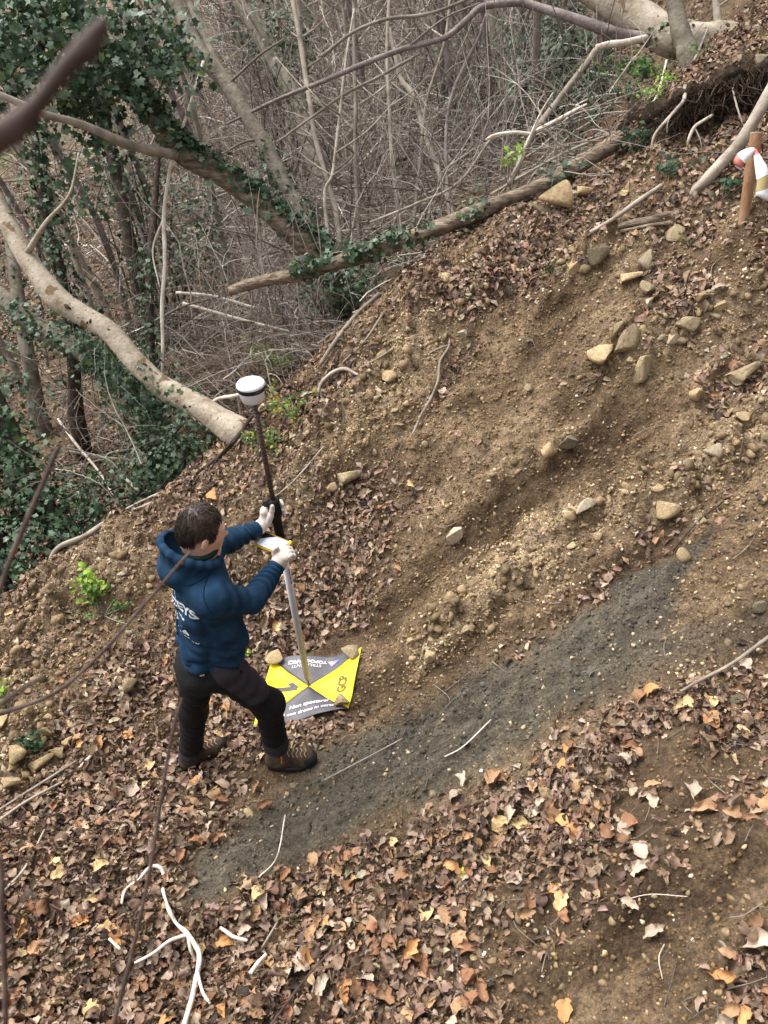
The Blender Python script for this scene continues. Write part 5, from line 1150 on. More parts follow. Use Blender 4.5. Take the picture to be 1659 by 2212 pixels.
# --- head and body ---
hp = math.radians(30); HF_ = np.array([math.cos(hp)*.955, math.sin(hp)*.955, -.30]); HR = frame(HF_, np.array([0, 0, 1.])); hf, hr, hu = HR
lo = np.minimum.reduce([PEL, LA, RA, LE, HC])-.3; hi = np.maximum.reduce([PEL, RE, HC, RA, LE])+.35
pl, sl_ = pole_at(1106)
W_L = pl+(LE-pl)*1.0; exL = LE-pl; exL -= PU*(exL@PU); exL /= np.linalg.norm(exL); LW = pl+exL*.115-PU*.035
RW = P(600, 1221, 3.49)
bf = Field(lo, hi, .0075)
bf.ell(HC, HR, (.086, .066, .102), .01).ell(HC+hf*.042-hu*.072, HR, (.056, .050, .05), .03).ell(HC+hf*.055-hu*.02, HR, (.042, .058, .05), .03)
bf.seg(HC+hf*.09+hu*.008, HC+hf*.112-hu*.03, .007, .013, .012).seg(HC+hf*.078+hr*.035+hu*.02, HC+hf*.078-hr*.035+hu*.02, .014, .014, .015)
bf.seg(HC+hf*.085+hr*.02-hu*.068, HC+hf*.085-hr*.02-hu*.068, .010, .010, .01).ell(HC+hf*.08-hu*.105, HR, (.022, .025, .018), .02)
for s in (-1, 1):
    bf.ell(HC+hr*.077*s-hf*.008-hu*.020, frame(hf+hr*.35*s*-1, hu), (.020, .009, .032), .006)
bf.seg(HC-hu*.06-hf*.02, NECK-np.array([0, 0, .03]), .056, .066, .03)
bf.seg(NECK-_ta*.12, PEL, .07, .08, .04)
for a, b_, c in ((RS, RE, RW), (LS, LE, LW)):
    bf.seg(NECK-_ta*.09, a, .045, .04, .03).seg(a, b_, .04, .028, .03).seg(b_, c, .028, .02, .02)
for a, b_, c in ((RH, RK, RA), (LH, LK, LA)):
    bf.seg(PEL, a, .075, .065, .03).seg(a, b_, .06, .045, .03).seg(b_, c, .045, .03, .03)
BODY = link('body', new_mesh('body', *bf.mesh(2), (M_SKIN,)), PERSON)
M_EYE = plain('eye_white', (.7,.68,.65), .2, .5, nv=.02); M_PUP = plain('iris', (.03,.02,.015), .2, .5)
for s in (-1, 1):
    e0 = HC+hf*.079+hr*.032*s+hu*.0; v_, f_ = ico(2); o = MB().add(v_*.012+e0, f_).build('eye', M_EYE, BODY)
    mb = MB().tube([HC+hf*.088+hr*s*.018+hu*.026, HC+hf*.091+hr*s*.034+hu*.03, HC+hf*.082+hr*s*.052+hu*.026], [.002, .0035, .002], 6).build('eyebrow', M_HAIR, BODY)
# --- hair ---
hfld = Field(HC-.17, HC+.17, .005)
CROWN = HC+hu*.10-hf*.055; cdir = CROWN-HC; cdir /= np.linalg.norm(cdir); CF = frame(hf-cdir*(hf@cdir), cdir)
def hairfn(Q):
    q = (Q-(HC+hu*.010-hf*.010))@HR.T; rad = np.array([.094, .075, .108]); n_ = np.linalg.norm(q/rad, axis=-1)
    d = (n_-1)*.10
    q2 = (Q-HC)@CF.T; ang = np.arctan2(q2[..., 1], q2[..., 0]); el = np.arccos(np.clip(q2[..., 2]/np.maximum(np.linalg.norm(q2, axis=-1), 1e-6), -1, 1))
    d = d-.006*noise3(np.cos(ang+el*.5)*5, np.sin(ang+el*.5)*5, el*2.2, 4)-.0035*noise3(np.cos(ang+el*.5)*13, np.sin(ang+el*.5)*13, el*3, 8)
    x, u = q[..., 0], q[..., 2]
    low = np.interp(x, [-.12, -.035, -.03, .012, .02, .045, .06, .085, .12], [-.098, -.088, .008, .010, -.028, -.026, .045, .052, .06])
    return np.maximum(d, (low-u)*.8)
hfld.put(hairfn, HC-.16, HC+.16, .004)
HAIR = link('hair', new_mesh('hair', *hfld.mesh(1), (M_HAIR,)), PERSON)
r = np.random.default_rng(3); mb = MB(); nst = 0
while nst < 2400:
    q = r.normal(size=3); q /= np.linalg.norm(q); x, l_, u = q*np.array([.094, .075, .108])
    low = np.interp(x, [-.12, -.035, -.03, .012, .02, .045, .06, .085, .12], [-.085, -.075, -.01, -.005, -.02, -.02, .05, .06, .065])
    if u < low: continue
    def onh(q): q = q/np.linalg.norm(q); return HC+hu*.010-hf*.010+(q*np.array([.095, .076, .109]))@HR
    c0 = (cdir@HR.T); tdir = q-c0; tdir -= q*(tdir@q); tdir /= np.linalg.norm(tdir)+1e-6; sw = np.cross(q, tdir)
    a = .10+.16*r.random(); pts = [onh(q), onh(q+tdir*a*.5+sw*a*.25)+0, onh(q+tdir*a+sw*a*.35)*1.0]
    nn2 = q@HR; pts[0] -= nn2*.004; pts[1] += nn2*.004*r.random(); pts[2] += nn2*(.006*r.random()-.002)
    c = np.array([[.026,.017,.012], [.042,.028,.021], [.065,.047,.037]])[r.choice(3, p=[.4,.4,.2])]
    mb.add(*tube_arrays(smooth_path(np.array(pts), 5), [.0008, .0012, .0012, .001, .0004], 3, cap=False), c); nst += 1
mb.build('hair_strands', M_HAIR2, HAIR, 'stuff')
# --- hoodie ---
lo = np.minimum.reduce([PEL-np.array([.25, .25, .12]), LE-.12, NECK-np.array([.32, .3, 0])]); hi = np.maximum.reduce([NECK+np.array([.2, .3, .14]), RE+.12, LE+.12, RW+.1, LW+.1])
hd_ = Field(lo, hi, .0055)
axis = NECK-PEL; TL = np.linalg.norm(axis); ta = axis/TL; TF = frame(FW-ta*(FW@ta), ta)   # rows forward, right, up
TT = np.array([-.04, .02, .10, .25, .45, .62, .78, .88, .95, 1.02]); WW = np.array([.140, .148, .156, .160, .160, .160, .160, .148, .115, .08]); DP = np.array([.126, .136, .148, .152, .142, .128, .116, .102, .085, .07]); OF = np.array([.0, .008, .022, .03, .018, .002, -.008, -.014, -.014, -.008])
def torso(Q):
    q = (Q-PEL)@TF.T; t = q[..., 2]/TL; w_ = np.interp(t, TT, WW); d_ = np.interp(t, TT, DP); f0 = np.interp(t, TT, OF)
    x = q[..., 0]-f0; y = q[..., 1]; rr_ = (np.abs(x/d_)**2.3+np.abs(y/w_)**2.3)**(1/2.3)
    d = (rr_-1)*np.minimum(w_, d_)
    ang = np.arctan2(y, x)
    n1_ = noise3(t*6+.5*np.sin(ang*2), np.cos(ang)*1.6, np.sin(ang)*1.6, 5); n2_ = noise3(t*11-1.2*ang, np.cos(ang)*2.2, np.sin(ang)*2.2, 6)
    am = np.interp(t, [0, .12, .3, .6, .9], [.010, .020, .018, .012, .005])
    d = d-am*(1.9*np.abs(n1_)-.55)-am*.7*(1.9*np.abs(n2_)-.55)
    return np.maximum(d, np.maximum(.052-q[..., 2], q[..., 2]-TL*1.02))
hd_.put(torso, PEL-.24, NECK+.1, .02, m=.05)
hd_.seg(NECK-ta*.085+RT*.05, RS, .064, .062, .06).seg(NECK-ta*.085-RT*.05, LS, .064, .062, .06).seg(NECK-ta*.20+RT*.06, RS-ta*.03, .07, .055, .06)
hd_.seg(RS, RE, .064, .053, .045, (.014, .06, 1)).seg(RE, RW, .053, .038, .025, (.015, .036, 2))
hd_.seg(LS, LE, .062, .051, .045, (.014, .05, 3)).seg(LE, LW, .050, .038, .025, (.015, .036, 4))
# hood lying on the shoulders: a bowl behind the neck with a rolled rim
HB = NECK-TF[0]*.05+ta*.0
hd_.ell(HB-TF[0]*.045-ta*.03, TF, (.095, .115, .085), .025)
ring = [NECK+TF[0]*(.115*math.cos(a)-.050)+TF[1]*.112*math.sin(a)+ta*(.050-.045*math.cos(a)) for a in np.linspace(.35, 2*math.pi-.35, 17)]
for a, b_ in zip(ring[:-1], ring[1:]): hd_.seg(a, b_, .017, .017, .012)
for a in ring: hd_.seg(a, HB-TF[0]*.035-ta*.06+(a-HB)*.45, .014, .03, .015)
hd_.ell(NECK-TF[0]*.055+ta*.075, TF, (.105, .095, .088), .01, 'sub'); hd_.seg(NECK-ta*.05, HC, .060, .058, mode='sub')
# pull of the seams: shallow grooves at the arm holes and above the cuffs and the hem
def groove(Q):
    return 0
sl3, Qs = hd_.box(PEL-.3, NECK+.2)
qz = ((Qs-PEL)@TF.T)
hd_.D[sl3] += (.006*np.exp(-((qz[..., 2]-.10)/.006)**2)).astype(np.float32)
for a, b_ in ((RE, RW), (LE, LW)):
    dv = (b_-a)/np.linalg.norm(b_-a); s3, Qc = hd_.box(b_-.12, b_+.12); tt_ = (Qc-b_)@dv
    near_ = np.linalg.norm(Qc-b_-dv*tt_[..., None], axis=-1) < .08; g_ = hd_.D[s3]+(.006*np.exp(-((tt_+.055)/.006)**2)*near_).astype(np.float32); hd_.D[s3] = np.where(near_ & (tt_ > -.02), np.maximum(g_, (tt_-.014).astype(np.float32)), g_)
hv, hf4 = hd_.mesh(1)
cen = hv[hf4].mean(1); mi = np.zeros(len(hf4), int); mi[((cen-PEL)@ta) < .102] = 1
for a, b_ in ((RE, RW), (LE, LW)):
    dv = (b_-a)/np.linalg.norm(b_-a); mi[(((cen-b_)@dv) > -.05) & (np.linalg.norm(cen-b_, axis=1) < .1)] = 1
HOODIE = link('hoodie', new_mesh('hoodie', hv, hf4, (M_HOOD, M_RIB), matidx=mi), PERSON)
HOODIE['label'] = 'blue hooded sweatshirt with white print on the back'
bvh = BVHTree.FromPolygons([tuple(x) for x in hv], [tuple(int(i) for i in f) for f in hf4])
BC = PEL+ta*TL*.56
def on_back(name, v, f, cx_, cy_, mat):
    q = []
    for x, y, _ in v:
        o0 = BC+TF[1]*(cx_+x)+ta*(cy_+y)-TF[0]*.5
        h_ = bvh.ray_cast(Vector(o0), Vector(TF[0]), 1.)
        q.append(np.array(h_[0])-TF[0]*.003 if h_[0] is not None else o0+TF[0]*.36)
    return link(name, new_mesh(name, np.array(q), f, (mat,)), HOODIE)
M_SEAM = plain('seam_thread', (.008,.024,.05), .9, .1)
def cam_on(tree_, px_, py_, off=.0015):
    d = ray(px_, py_); h_ = tree_.ray_cast(Vector(CAM), Vector(d/np.linalg.norm(d)), 20.); return None if h_[0] is None else np.array(h_[0])+np.array(h_[1])*off
for pts in ([(452,1237), (446,1252), (441,1270), (440,1290), (446,1308), (456,1322)], [(398,1262), (415,1262), (435,1252), (452,1240)], [(388,1300), (384,1335), (384,1370)]):
    q = [cam_on(bvh, *p_) for p_ in pts]; q = [x for x in q if x is not None]
    if len(q) > 2: MB().tube(np.array(q), .0028, 5, 24).build('seam', M_SEAM, HOODIE)
M_PRT = plain('white_print', (.62,.66,.70), .7, .2)
on_back('printed_text', *dense(*text_tris('SURVEYS', .062, .002)), 0.045, .075, M_PRT)
def bars(ws, y, hgt, x0):
    v = []; f = []; x = x0
    for w_ in ws:
        n_ = len(v); v += [(x, y-hgt/2, 0), (x+w_, y-hgt/2, 0), (x+w_, y+hgt/2, 0), (x, y+hgt/2, 0)]; f += [(n_, n_+1, n_+2), (n_, n_+2, n_+3)]; x += w_+.004
    return np.array(v), np.array(f)
r = np.random.default_rng(6)
on_back('printed_line', *bars(.006+.008*r.random(14), 0, .007, -.105), .04, .034, M_PRT)
on_back('printed_line', *bars(.006+.01*r.random(15), 0, .005, -.11), .045, -.085, M_PRT)
mb = MB()
for cx_, cy_ in ((.0, .0), (.045, -.015), (-.05, -.01), (.06, -.05)):
    a = np.linspace(0, 2*np.pi, 13)[:-1]; v = np.vstack([[(cx_, cy_, 0)], np.stack([cx_+.014*np.cos(a), cy_+.014*np.sin(a), 0*a], -1)]); on_back('printed_emblem', v, np.array([(0, i, i % 12+1) for i in range(1, 13)]), .04, -.01, M_PRT)

# dark collar of the shirt under the hoodie
M_COLL = plain('dark_green_collar', (.012,.03,.028), .9, .1)
cr = [NECK+TF[0]*(.064*math.cos(a)-.012)+TF[1]*.066*math.sin(a)+ta*(.045+.004*math.cos(a)) for a in np.linspace(0, 2*math.pi, 21)]
MB().tube(np.array(cr), .011, 8, 40).build('shirt_collar', M_COLL, PERSON)
# --- trousers ---
lo = np.minimum.reduce([LA, RA, PEL-.2])-.12; hi = np.maximum.reduce([PEL+.22, RK+.14, RA+.12])
tr = Field(lo, hi, .0065)
tr.ell(PEL-ta*.02, TF, (.122, .148, .12), .03).ell(PEL-TF[0]*.045-ta*.06, TF, (.095, .135, .10), .04)
tr.seg(RH, RK, .092, .070, .05, (.010, .07, 11)).seg(LH, LK, .090, .067, .05, (.010, .06, 12))
tr.seg(RK, RA, .068, .056, .03, (.013, .055, 13)).seg(LK, LA, .065, .054, .03, (.013, .05, 14))
tr.ell(RK+TF[0]*.012, TF, (.074, .070, .078), .03).ell(LK, TF, (.067, .065, .072), .03)
for a, b_ in ((RK, RA), (LK, LA)):
    dv = (b_-a)/np.linalg.norm(b_-a); tr.seg(b_-dv*.1, b_+dv*.0, .058, .064, .02, (.012, .035, 15))
    s3, Qc = tr.box(b_-.16, b_+.16); tt_ = (Qc-b_)@dv; tr.D[s3] = np.where(tt_ > -.005, np.maximum(tr.D[s3], (tt_+.005).astype(np.float32)), tr.D[s3])
tv, tf4 = tr.mesh(1); cen = tv[tf4].mean(1); mi = np.zeros(len(tf4), int)
ab = RK-RH; t_ = ((cen-RH)@ab)/(ab@ab); w_ = cen-RH-t_[:, None]*ab; dl = np.linalg.norm(w_, axis=1)
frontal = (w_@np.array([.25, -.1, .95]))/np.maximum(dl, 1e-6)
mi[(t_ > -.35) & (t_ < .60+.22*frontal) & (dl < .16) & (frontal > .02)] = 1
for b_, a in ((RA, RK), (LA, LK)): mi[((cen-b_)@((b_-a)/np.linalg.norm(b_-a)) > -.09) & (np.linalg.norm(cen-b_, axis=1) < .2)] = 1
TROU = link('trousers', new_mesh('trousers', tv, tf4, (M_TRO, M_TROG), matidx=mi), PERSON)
TROU['label'] = 'black work trousers with charcoal thigh panels'
bt = BVHTree.FromPolygons([tuple(x) for x in tv], [tuple(int(i) for i in f) for f in tf4])
def on_trous(px_, py_, off=.003):
    d = ray(px_, py_); h_ = bt.ray_cast(Vector(CAM), Vector(d/np.linalg.norm(d)), 20.); return (np.array(h_[0])+np.array(h_[1])*off) if h_[0] is not None else P(px_, py_, 3.35)
MB().tube([on_trous(*q) for q in ((488,1428), (505,1440), (522,1452))], .0035, 6, 12).build('pocket_zip', M_TRO, TROU)
q = on_trous(437, 1457); MB().box(q, np.array([.009, .0, .003]), np.array([0, .003, .0]), np.array([-.002, 0, .007])).build('white_tag', M_PRT, TROU)
# --- boots ---
def boot(heel, toe, ank, seed):
    fw = toe-heel; L = np.linalg.norm(fw); fw /= L; gn = nrm(np.array([heel[0]]), np.array([heel[1]]))[0]; up = np.array([0, 0, 1.])-fw*fw[2]; up /= np.linalg.norm(up); B = frame(fw, up); f_, r_, u_ = B
    mid = (heel+toe)/2
    fl = Field(np.minimum.reduce([heel, toe, ank])-.14, np.maximum.reduce([heel, toe, ank])+.14, .0055)
    fl.seg(heel+fw*.045+u_*.055, toe-fw*.055+u_*.045, .046, .043, .02).ell(toe-fw*.06+u_*.040, B, (.066, .051, .040), .02).ell(heel+fw*.05+u_*.05, B, (.052, .044, .05), .02).seg(heel+fw*.075+u_*.06, ank+u_*.05, .044, .046, .03, (.003, .03, seed))
    fl.seg(heel+fw*.11+u_*.085, toe-fw*.09+u_*.055, .034, .03, .02)
    v, f = fl.mesh(1); cn = v[f].mean(1); m_ = np.where((((cn-toe)@fw > -.062) & ((cn-toe)@u_ < .075)), 1, 0)
    o = link('boot', new_mesh('boot', v, f, (M_BOOT, M_SOLE), matidx=m_), PERSON)
    fs = Field(np.minimum(heel, toe)-.12, np.maximum(heel, toe)+.12, .0055)
    def sol(Q):
        q = (Q-mid)@B.T; x = q[..., 0]/(L/2+.004); wv = .040+.014*np.sin(np.clip((x+1)/2, 0, 1)*np.pi*.9)**2+.004*x
        ex = np.clip(np.abs(x), 0, 1.2); w2 = wv*np.sqrt(np.clip(1-ex**5, 0, 1))
        d = np.maximum(np.abs(q[..., 1])-np.maximum(w2, .001), np.abs(q[..., 2]-.012-.006*np.maximum(x-.5, 0)*2)-.019); d = np.maximum(d, (np.abs(x)-1)*.1)
        return d+.004*(np.sin(q[..., 0]*260) > .3)*(q[..., 2] < .008)
    fs.put(sol, np.minimum(heel, toe)-.06, np.maximum(heel, toe)+.06, .003); link('sole', new_mesh('sole', *fs.mesh(1), (M_SOLE,)), o)
    bb = BVHTree.FromPolygons([tuple(x) for x in v], [tuple(int(i) for i in q) for q in f])
    def top(a, b_):
        h_ = bb.ray_cast(Vector(heel+fw*a+r_*b_+u_*.3), Vector(-u_), 1.); return np.array(h_[0])+u_*.003 if h_[0] is not None else heel+fw*a+r_*b_+u_*.09
    for k in range(5):
        x = .125+k*.021; MB().tube([top(x-.004, -.026), top(x+.006, -.008), top(x-.004, .010), top(x+.004, .028)], .003, 5, 10).build('lace', M_LACE, o)
    MB().tube([top(.09, .03)+u_*.0, top(.085, .045)-u_*.01, top(.08, .042)-u_*.03], .0035, 5, 8).build('lace_loop', M_ORNG, o)
    return o
def gz(p, dz=0): p = np.array(p, float); p[2] = HF(p[0], p[1])+dz; return p
rh_, rt_ = gz(P(577, 1650, 3.98)), gz(P(667, 1652, 4.02)); lh_, lt_ = gz(P(396, 1672, 4.12)), gz(P(488, 1618, 4.22))
def fitfoot(h_, t_, L=.262):
    d = t_-h_; d *= L/np.linalg.norm(d); return h_, h_+d
rh_, rt_ = fitfoot(rh_, rt_); lh_, lt_ = fitfoot(lh_, lt_)
boot(rh_+np.array([0,0,.012]), rt_+np.array([0,0,.012]), RA, 1); boot(lh_+np.array([0,0,.012]), lt_+np.array([0,0,.012]), LA, 2)
# --- gloved hands ---
def glove_mesh(fl): return link('glove', new_mesh('glove', *fl.mesh(1), (M_GLV,)), PERSON)
eyL = np.cross(PU, exL); 
if eyL[1] < 0: eyL = -eyL                                   # eyL points away from the camera
gl = Field(np.minimum(LW, pl)-.14, np.maximum(LW, pl)+.14, .0035)
GR = .029
def arc(a, R_, h_): return pl+exL*R_*math.cos(a)+eyL*R_*math.sin(a)+PU*h_
gl.seg(LW-exL*-.02, LW-exL*.02, .031, .030, .01).seg(LW-exL*.01, arc(.1, GR+.030, -.022), .029, .024, .02).seg(arc(.15, GR+.026, -.03), arc(.15, GR+.024, .026), .023, .022, .02).seg(arc(.5, GR+.019, -.03), arc(.5, GR+.018, .028), .017, .016, .015)
for i, (tip, rf) in enumerate(((3.65, .0092), (3.95, .0102), (4.05, .0105), (3.8, .0100))):
    h0 = -.036+.0225*i; an = np.linspace(.75, tip, 5)
    ps = [arc(a, GR+.011+(.003 if j in (1, 3) else 0), h0+.006*j*.3) for j, a in enumerate(an)]
    for j in range(4): gl.seg(ps[j], ps[j+1], rf*(1-.03*j), rf*(1-.03*(j+1)), .004)
th = [arc(-.25, GR+.034, -.025), arc(-.55, GR+.022, .015), arc(-.75, GR+.014, .045), arc(-.85, GR+.013, .068)]
for a, b_, r0 in zip(th[:-1], th[1:], (.016, .0125, .0115)): gl.seg(a, b_, r0, r0*.9, .006)
glove_mesh(gl)
KB = P(609, 1199, 3.455); hdir = KB-RW; hdir /= np.linalg.norm(hdir); lat = np.cross(hdir, nn_); lat /= np.linalg.norm(lat)
if lat[0] < 0: lat = -lat
dn = np.cross(lat, hdir); dn = dn if dn[2] < 0 else -dn
gr = Field(np.minimum(RW, KB)-.13, np.maximum(RW, KB)+.13, .0035)
gr.seg(RW-hdir*.02, RW+hdir*.02, .032, .031, .01)
PC = RW+hdir*.05
for s in (-.022, 0, .022): gr.seg(RW+hdir*.02+lat*s*.6, PC+hdir*.015+lat*s+dn*.004, .023, .020, .02)
for i, (L_, rf) in enumerate(((.9, .0105), (1.0, .0110), (.97, .0106), (.85, .0096))):
    b0 = PC+hdir*.020+lat*(-.031+.021*i)+dn*.006; ps = [b0, b0+(hdir*.020+dn*.022)*L_, b0+(hdir*.012+dn*.044)*L_, b0+(-hdir*.008+dn*.050)*L_]
    for j in range(3): gr.seg(ps[j], ps[j+1], rf, rf*.95, .005)
tb = [RW+hdir*.025-lat*.020-dn*.004, RW+hdir*.050-lat*.032-dn*.014, PC+hdir*.020-lat*.034-dn*.020, PC+hdir*.040-lat*.026-dn*.020]
for a, b_, r0 in zip(tb[:-1], tb[1:], (.0165, .013, .0115)): gr.seg(a, b_, r0, r0*.9, .007)
glove_mesh(gr)
print('arm lengths', [round(float(np.linalg.norm(a-b_)), 3) for a, b_ in ((RS, RE), (RE, RW), (LS, LE), (LE, LW), (RH, RK), (RK, RA), (LH, LK), (LK, LA), (PEL, NECK), (NECK, HC))])
# ================================================================== LEAF LITTER, GRAVEL, CRUMBS
M_LEAF = colmat('dead_leaf', .72, .25, 45, .3, .3, trans=.08)
M_GRAV = colmat('gravel', .9, .12, 60, .3, .4)
LC = np.array([[.255,.168,.115], [.175,.110,.074], [.10,.064,.046], [.39,.30,.225], [.29,.17,.10], [.37,.27,.165], [.30,.215,.16], [.05,.035,.028]])
LP_ = np.array([.27,.23,.15,.07,.05,.03,.14,.06])
def leafcols(n, r): return .93*LC[r.choice(8, n, p=LP_/LP_.sum())]*(.75+.5*r.random((n, 1)))*(1+.035*r.normal(size=(n, 3)))
def crumple(t, sd, am):
    v, f = t; rr_ = np.random.default_rng(sd); v = v.copy(); v[:, 2] += am*rr_.normal(size=len(v)); v[:, :2] += .035*rr_.normal(size=(len(v), 2)); return v, f
LITT = [crumple(t, k, .05) for k, t in enumerate(LITT)]
LITN = [crumple(leaf_template(7, 4, c, a, t, w_, k+40, .45), k, .045) for k, (c, a, t, w_) in enumerate([(.6,.5,.3,.62),(1.2,.3,.5,.66),(1.9,-.5,.8,.6),(.5,-.8,.4,.72),(2.4,.5,-.6,.6),(.9,.9,-.5,.62),(1.5,.2,1.2,.72),(.9,-.4,-.9,.55)])]
r = np.random.default_rng(1234)
def scatter(n, x0, x1, y0, y1, r):
    x = r.uniform(x0, x1, n); y = r.uniform(y0, y1, n); z = HF(x, y); p = np.stack([x, y, z], -1); a, b_, d = proj(p); return p, a, b_, d
def inview(a, b_, d, m=260): return (d > .5) & (a > -m) & (a < 1659+m) & (b_ > -m) & (b_ < 2212+m)
def onsheet(p):
    a = cor['bl'][:2]; e1_ = cor['br'][:2]-a; e2_ = cor['tl'][:2]-a; M_ = np.linalg.inv(np.stack([e1_, e2_], 1)); q = (p[:, :2]-a)@M_.T
    return (q > -.01).all(1) & (q < 1.03).all(1)
def clear_boots(p):
    k = np.ones(len(p), bool)
    for h_, t_ in ((rh_, rt_), (lh_, lt_)):
        ab = (t_-h_)[:2]; t = np.clip(((p[:, :2]-h_[:2])@ab)/(ab@ab), 0, 1); k &= np.linalg.norm(p[:, :2]-h_[:2]-t[:, None]*ab, axis=1) > .055
    return k
p, a, b_, d = scatter(185000, -3.4, 3.8, .4, 7.3, r)
dens = lookup(LEAF, a, b_); clump = fbm2(p[:, 0]*4, p[:, 1]*4, 3, 77)
bey = beyond(p[:, 0], p[:, 1]); dens = np.where(bey > .1, .72, dens)
keep = inview(a, b_, d, 480) & (r.random(len(p)) < np.clip((dens**2.1*(1+1.6*clump)*1.25-.02)*(1-.5*lookup(CLAY, a, b_)), 0, 1)) & ~onsheet(p) & clear_boots(p)
p = p[keep]; dens = dens[keep]; n = len(p); print('litter leaves', n)
nn2 = nrm(p[:, 0], p[:, 1]); R = rot_from(nn2+.42*r.normal(size=(n, 3)), r.random(n)*6.283)
L_ = (.030+.034*r.random(n)+.022*(r.random(n) < .12))*np.where(r.random(n) < .25, .6, 1)
L_ *= np.where(proj(p)[2] < 3.6, .9, 1.0); p[:, 2] += .004+.045*dens*r.random(n)**2
scl = np.stack([L_, L_*(.75+.5*r.random(n)), L_], -1)
nearl = proj(p)[2] < 3.7; cl_ = np.clip(leafcols(n, r), .01, .8); pk = r.integers(0, 8, n)
V1, F1, C1 = bulk(LITN, p[nearl], R[nearl], scl[nearl], cl_[nearl], pk[nearl]); V2, F2, C2 = bulk(LITT, p[~nearl], R[~nearl], scl[~nearl], cl_[~nearl], pk[~nearl])
Vv, Ff, Cc = np.vstack([V1, V2]), np.vstack([F1, F2+len(V1)]), np.vstack([C1, C2])
o = link('leaf_litter', new_mesh('leaf_litter', Vv, Ff, (M_LEAF,), col=Cc), GROUND, 'stuff')
# litter of the ravine floor
p, a, b_, d = scatter(52000, -14, 7, 5, 24, r); bey = beyond(p[:, 0], p[:, 1])
keep = inview(a, b_, d, 60) & (bey > .2); p = p[keep]; n = len(p); R = rot_from(nrm(p[:, 0], p[:, 1])+.35*r.normal(size=(n, 3)), r.random(n)*6.283)
L_ = .06*(.7+.7*r.random(n))*np.clip(d[keep]/8, .8, 1.8); p[:, 2] += .015
Vv, Ff, Cc = bulk(LITT, p, R, L_, np.clip(leafcols(n, r), .01, .8), r.integers(0, 8, n))
o = link('ravine_litter', new_mesh('ravine_litter', Vv, Ff, (M_LEAF,), col=Cc), GROUND, 'stuff')
# the 300 largest leaves one by one
M_LF = [pmat('leaf_%s' % nme, [tuple(x*.6 for x in c), c, tuple(min(.8, x*1.25) for x in c)], 22, .7, .4, 60, spec=.25, dist=.004, rvar=.2) for nme, c in
        (('tan', (.36,.22,.12)), ('brown', (.22,.12,.065)), ('pale', (.42,.33,.255)), ('orange', (.46,.24,.10)), ('sand', (.50,.36,.18)), ('russet', (.26,.13,.07)))]
BL = []
for k in range(12):
    rr_ = np.random.default_rng(k); v, f = crumple(leaf_template(9, 5, .3+1.5*rr_.random(), rr_.normal()*.5, rr_.normal()*.6, .62+.2*rr_.random(), k, .32), k, .03)
    v = np.vstack([v, [[-.5, 0, v[2, 2]], [-.72, .05*rr_.normal(), v[2, 2]+.05], [-.5, .02, v[2, 2]]]]); nb_ = len(v); f = np.vstack([f, [(nb_-3, nb_-2, nb_-1)]])
    BL.append((v, f))
BLM = {}
px_ = r.uniform(-20, 1680, 4000); py_ = r.uniform(560, 2230, 4000); dn_ = lookup(LEAF, px_, py_); keep = r.random(4000) < dn_**1.6*(py_/2212)**1.6
px_ = px_[keep][:420]; py_ = py_[keep][:420]; q = G(px_, py_); ok = (beyond(q[:, 0], q[:, 1]) < -.05) & ~onsheet(q) & clear_boots(q); q = q[ok][:285]
ng = nrm(q[:, 0], q[:, 1]); 
extra = [(1003,1893,.055,'yellow'),(1410,1497,.075,'orange'),(1530,1520,.07,'sand'),(1385,1880,.08,'pale'),(960,850,.085,'pale'),(945,878,.06,'tan'),(1135,1790,.08,'sand'),(1215,1950,.07,'sand'),(1355,1955,.06,'pale'),(1415,2025,.075,'pale'),(1530,1755,.10,'tan'),(1640,2040,.12,'pale'),(460,1720,.09,'tan'),(1240,1665,.06,'orange')]
M_LF.append(pmat('leaf_yellow', [(.42,.40,.03), (.60,.56,.05)], 20, .6, .2, spec=.3))
order = ['tan', 'brown', 'pale', 'orange', 'sand', 'russet', 'yellow']
def put_leaf(pos, n_, size, mi_, k):
    key = (k % 12, mi_)
    if key not in BLM: BLM[key] = new_mesh('leaf', *BL[key[0]], (M_LF[mi_],))
    o = bpy.data.objects.new('leaf', BLM[key]); COL.objects.link(o); o.parent = GROUND
    Rm = rot_from((n_+.28*r.normal(size=3))[None], np.array([r.random()*6.28]))[0]
    M4 = Matrix.Identity(4)
    for i in range(3):
        for j in range(3): M4[i][j] = float(Rm[i, j]*size)
        M4[i][3] = float(pos[i])
    o.matrix_world = M4
for k in range(len(q)): put_leaf(q[k]+ng[k]*(.02+.02*r.random()), ng[k], .060+.035*r.random(), int(r.choice(6, p=[.27,.22,.16,.13,.07,.15])), k)
for k, (a, b_, s, cn) in enumerate(extra):
    g_ = G1(a, b_); n_ = nrm(g_[0:1], g_[1:2])[0]; put_leaf(g_+n_*.025, n_, s*1.1, order.index(cn), k*5+3)
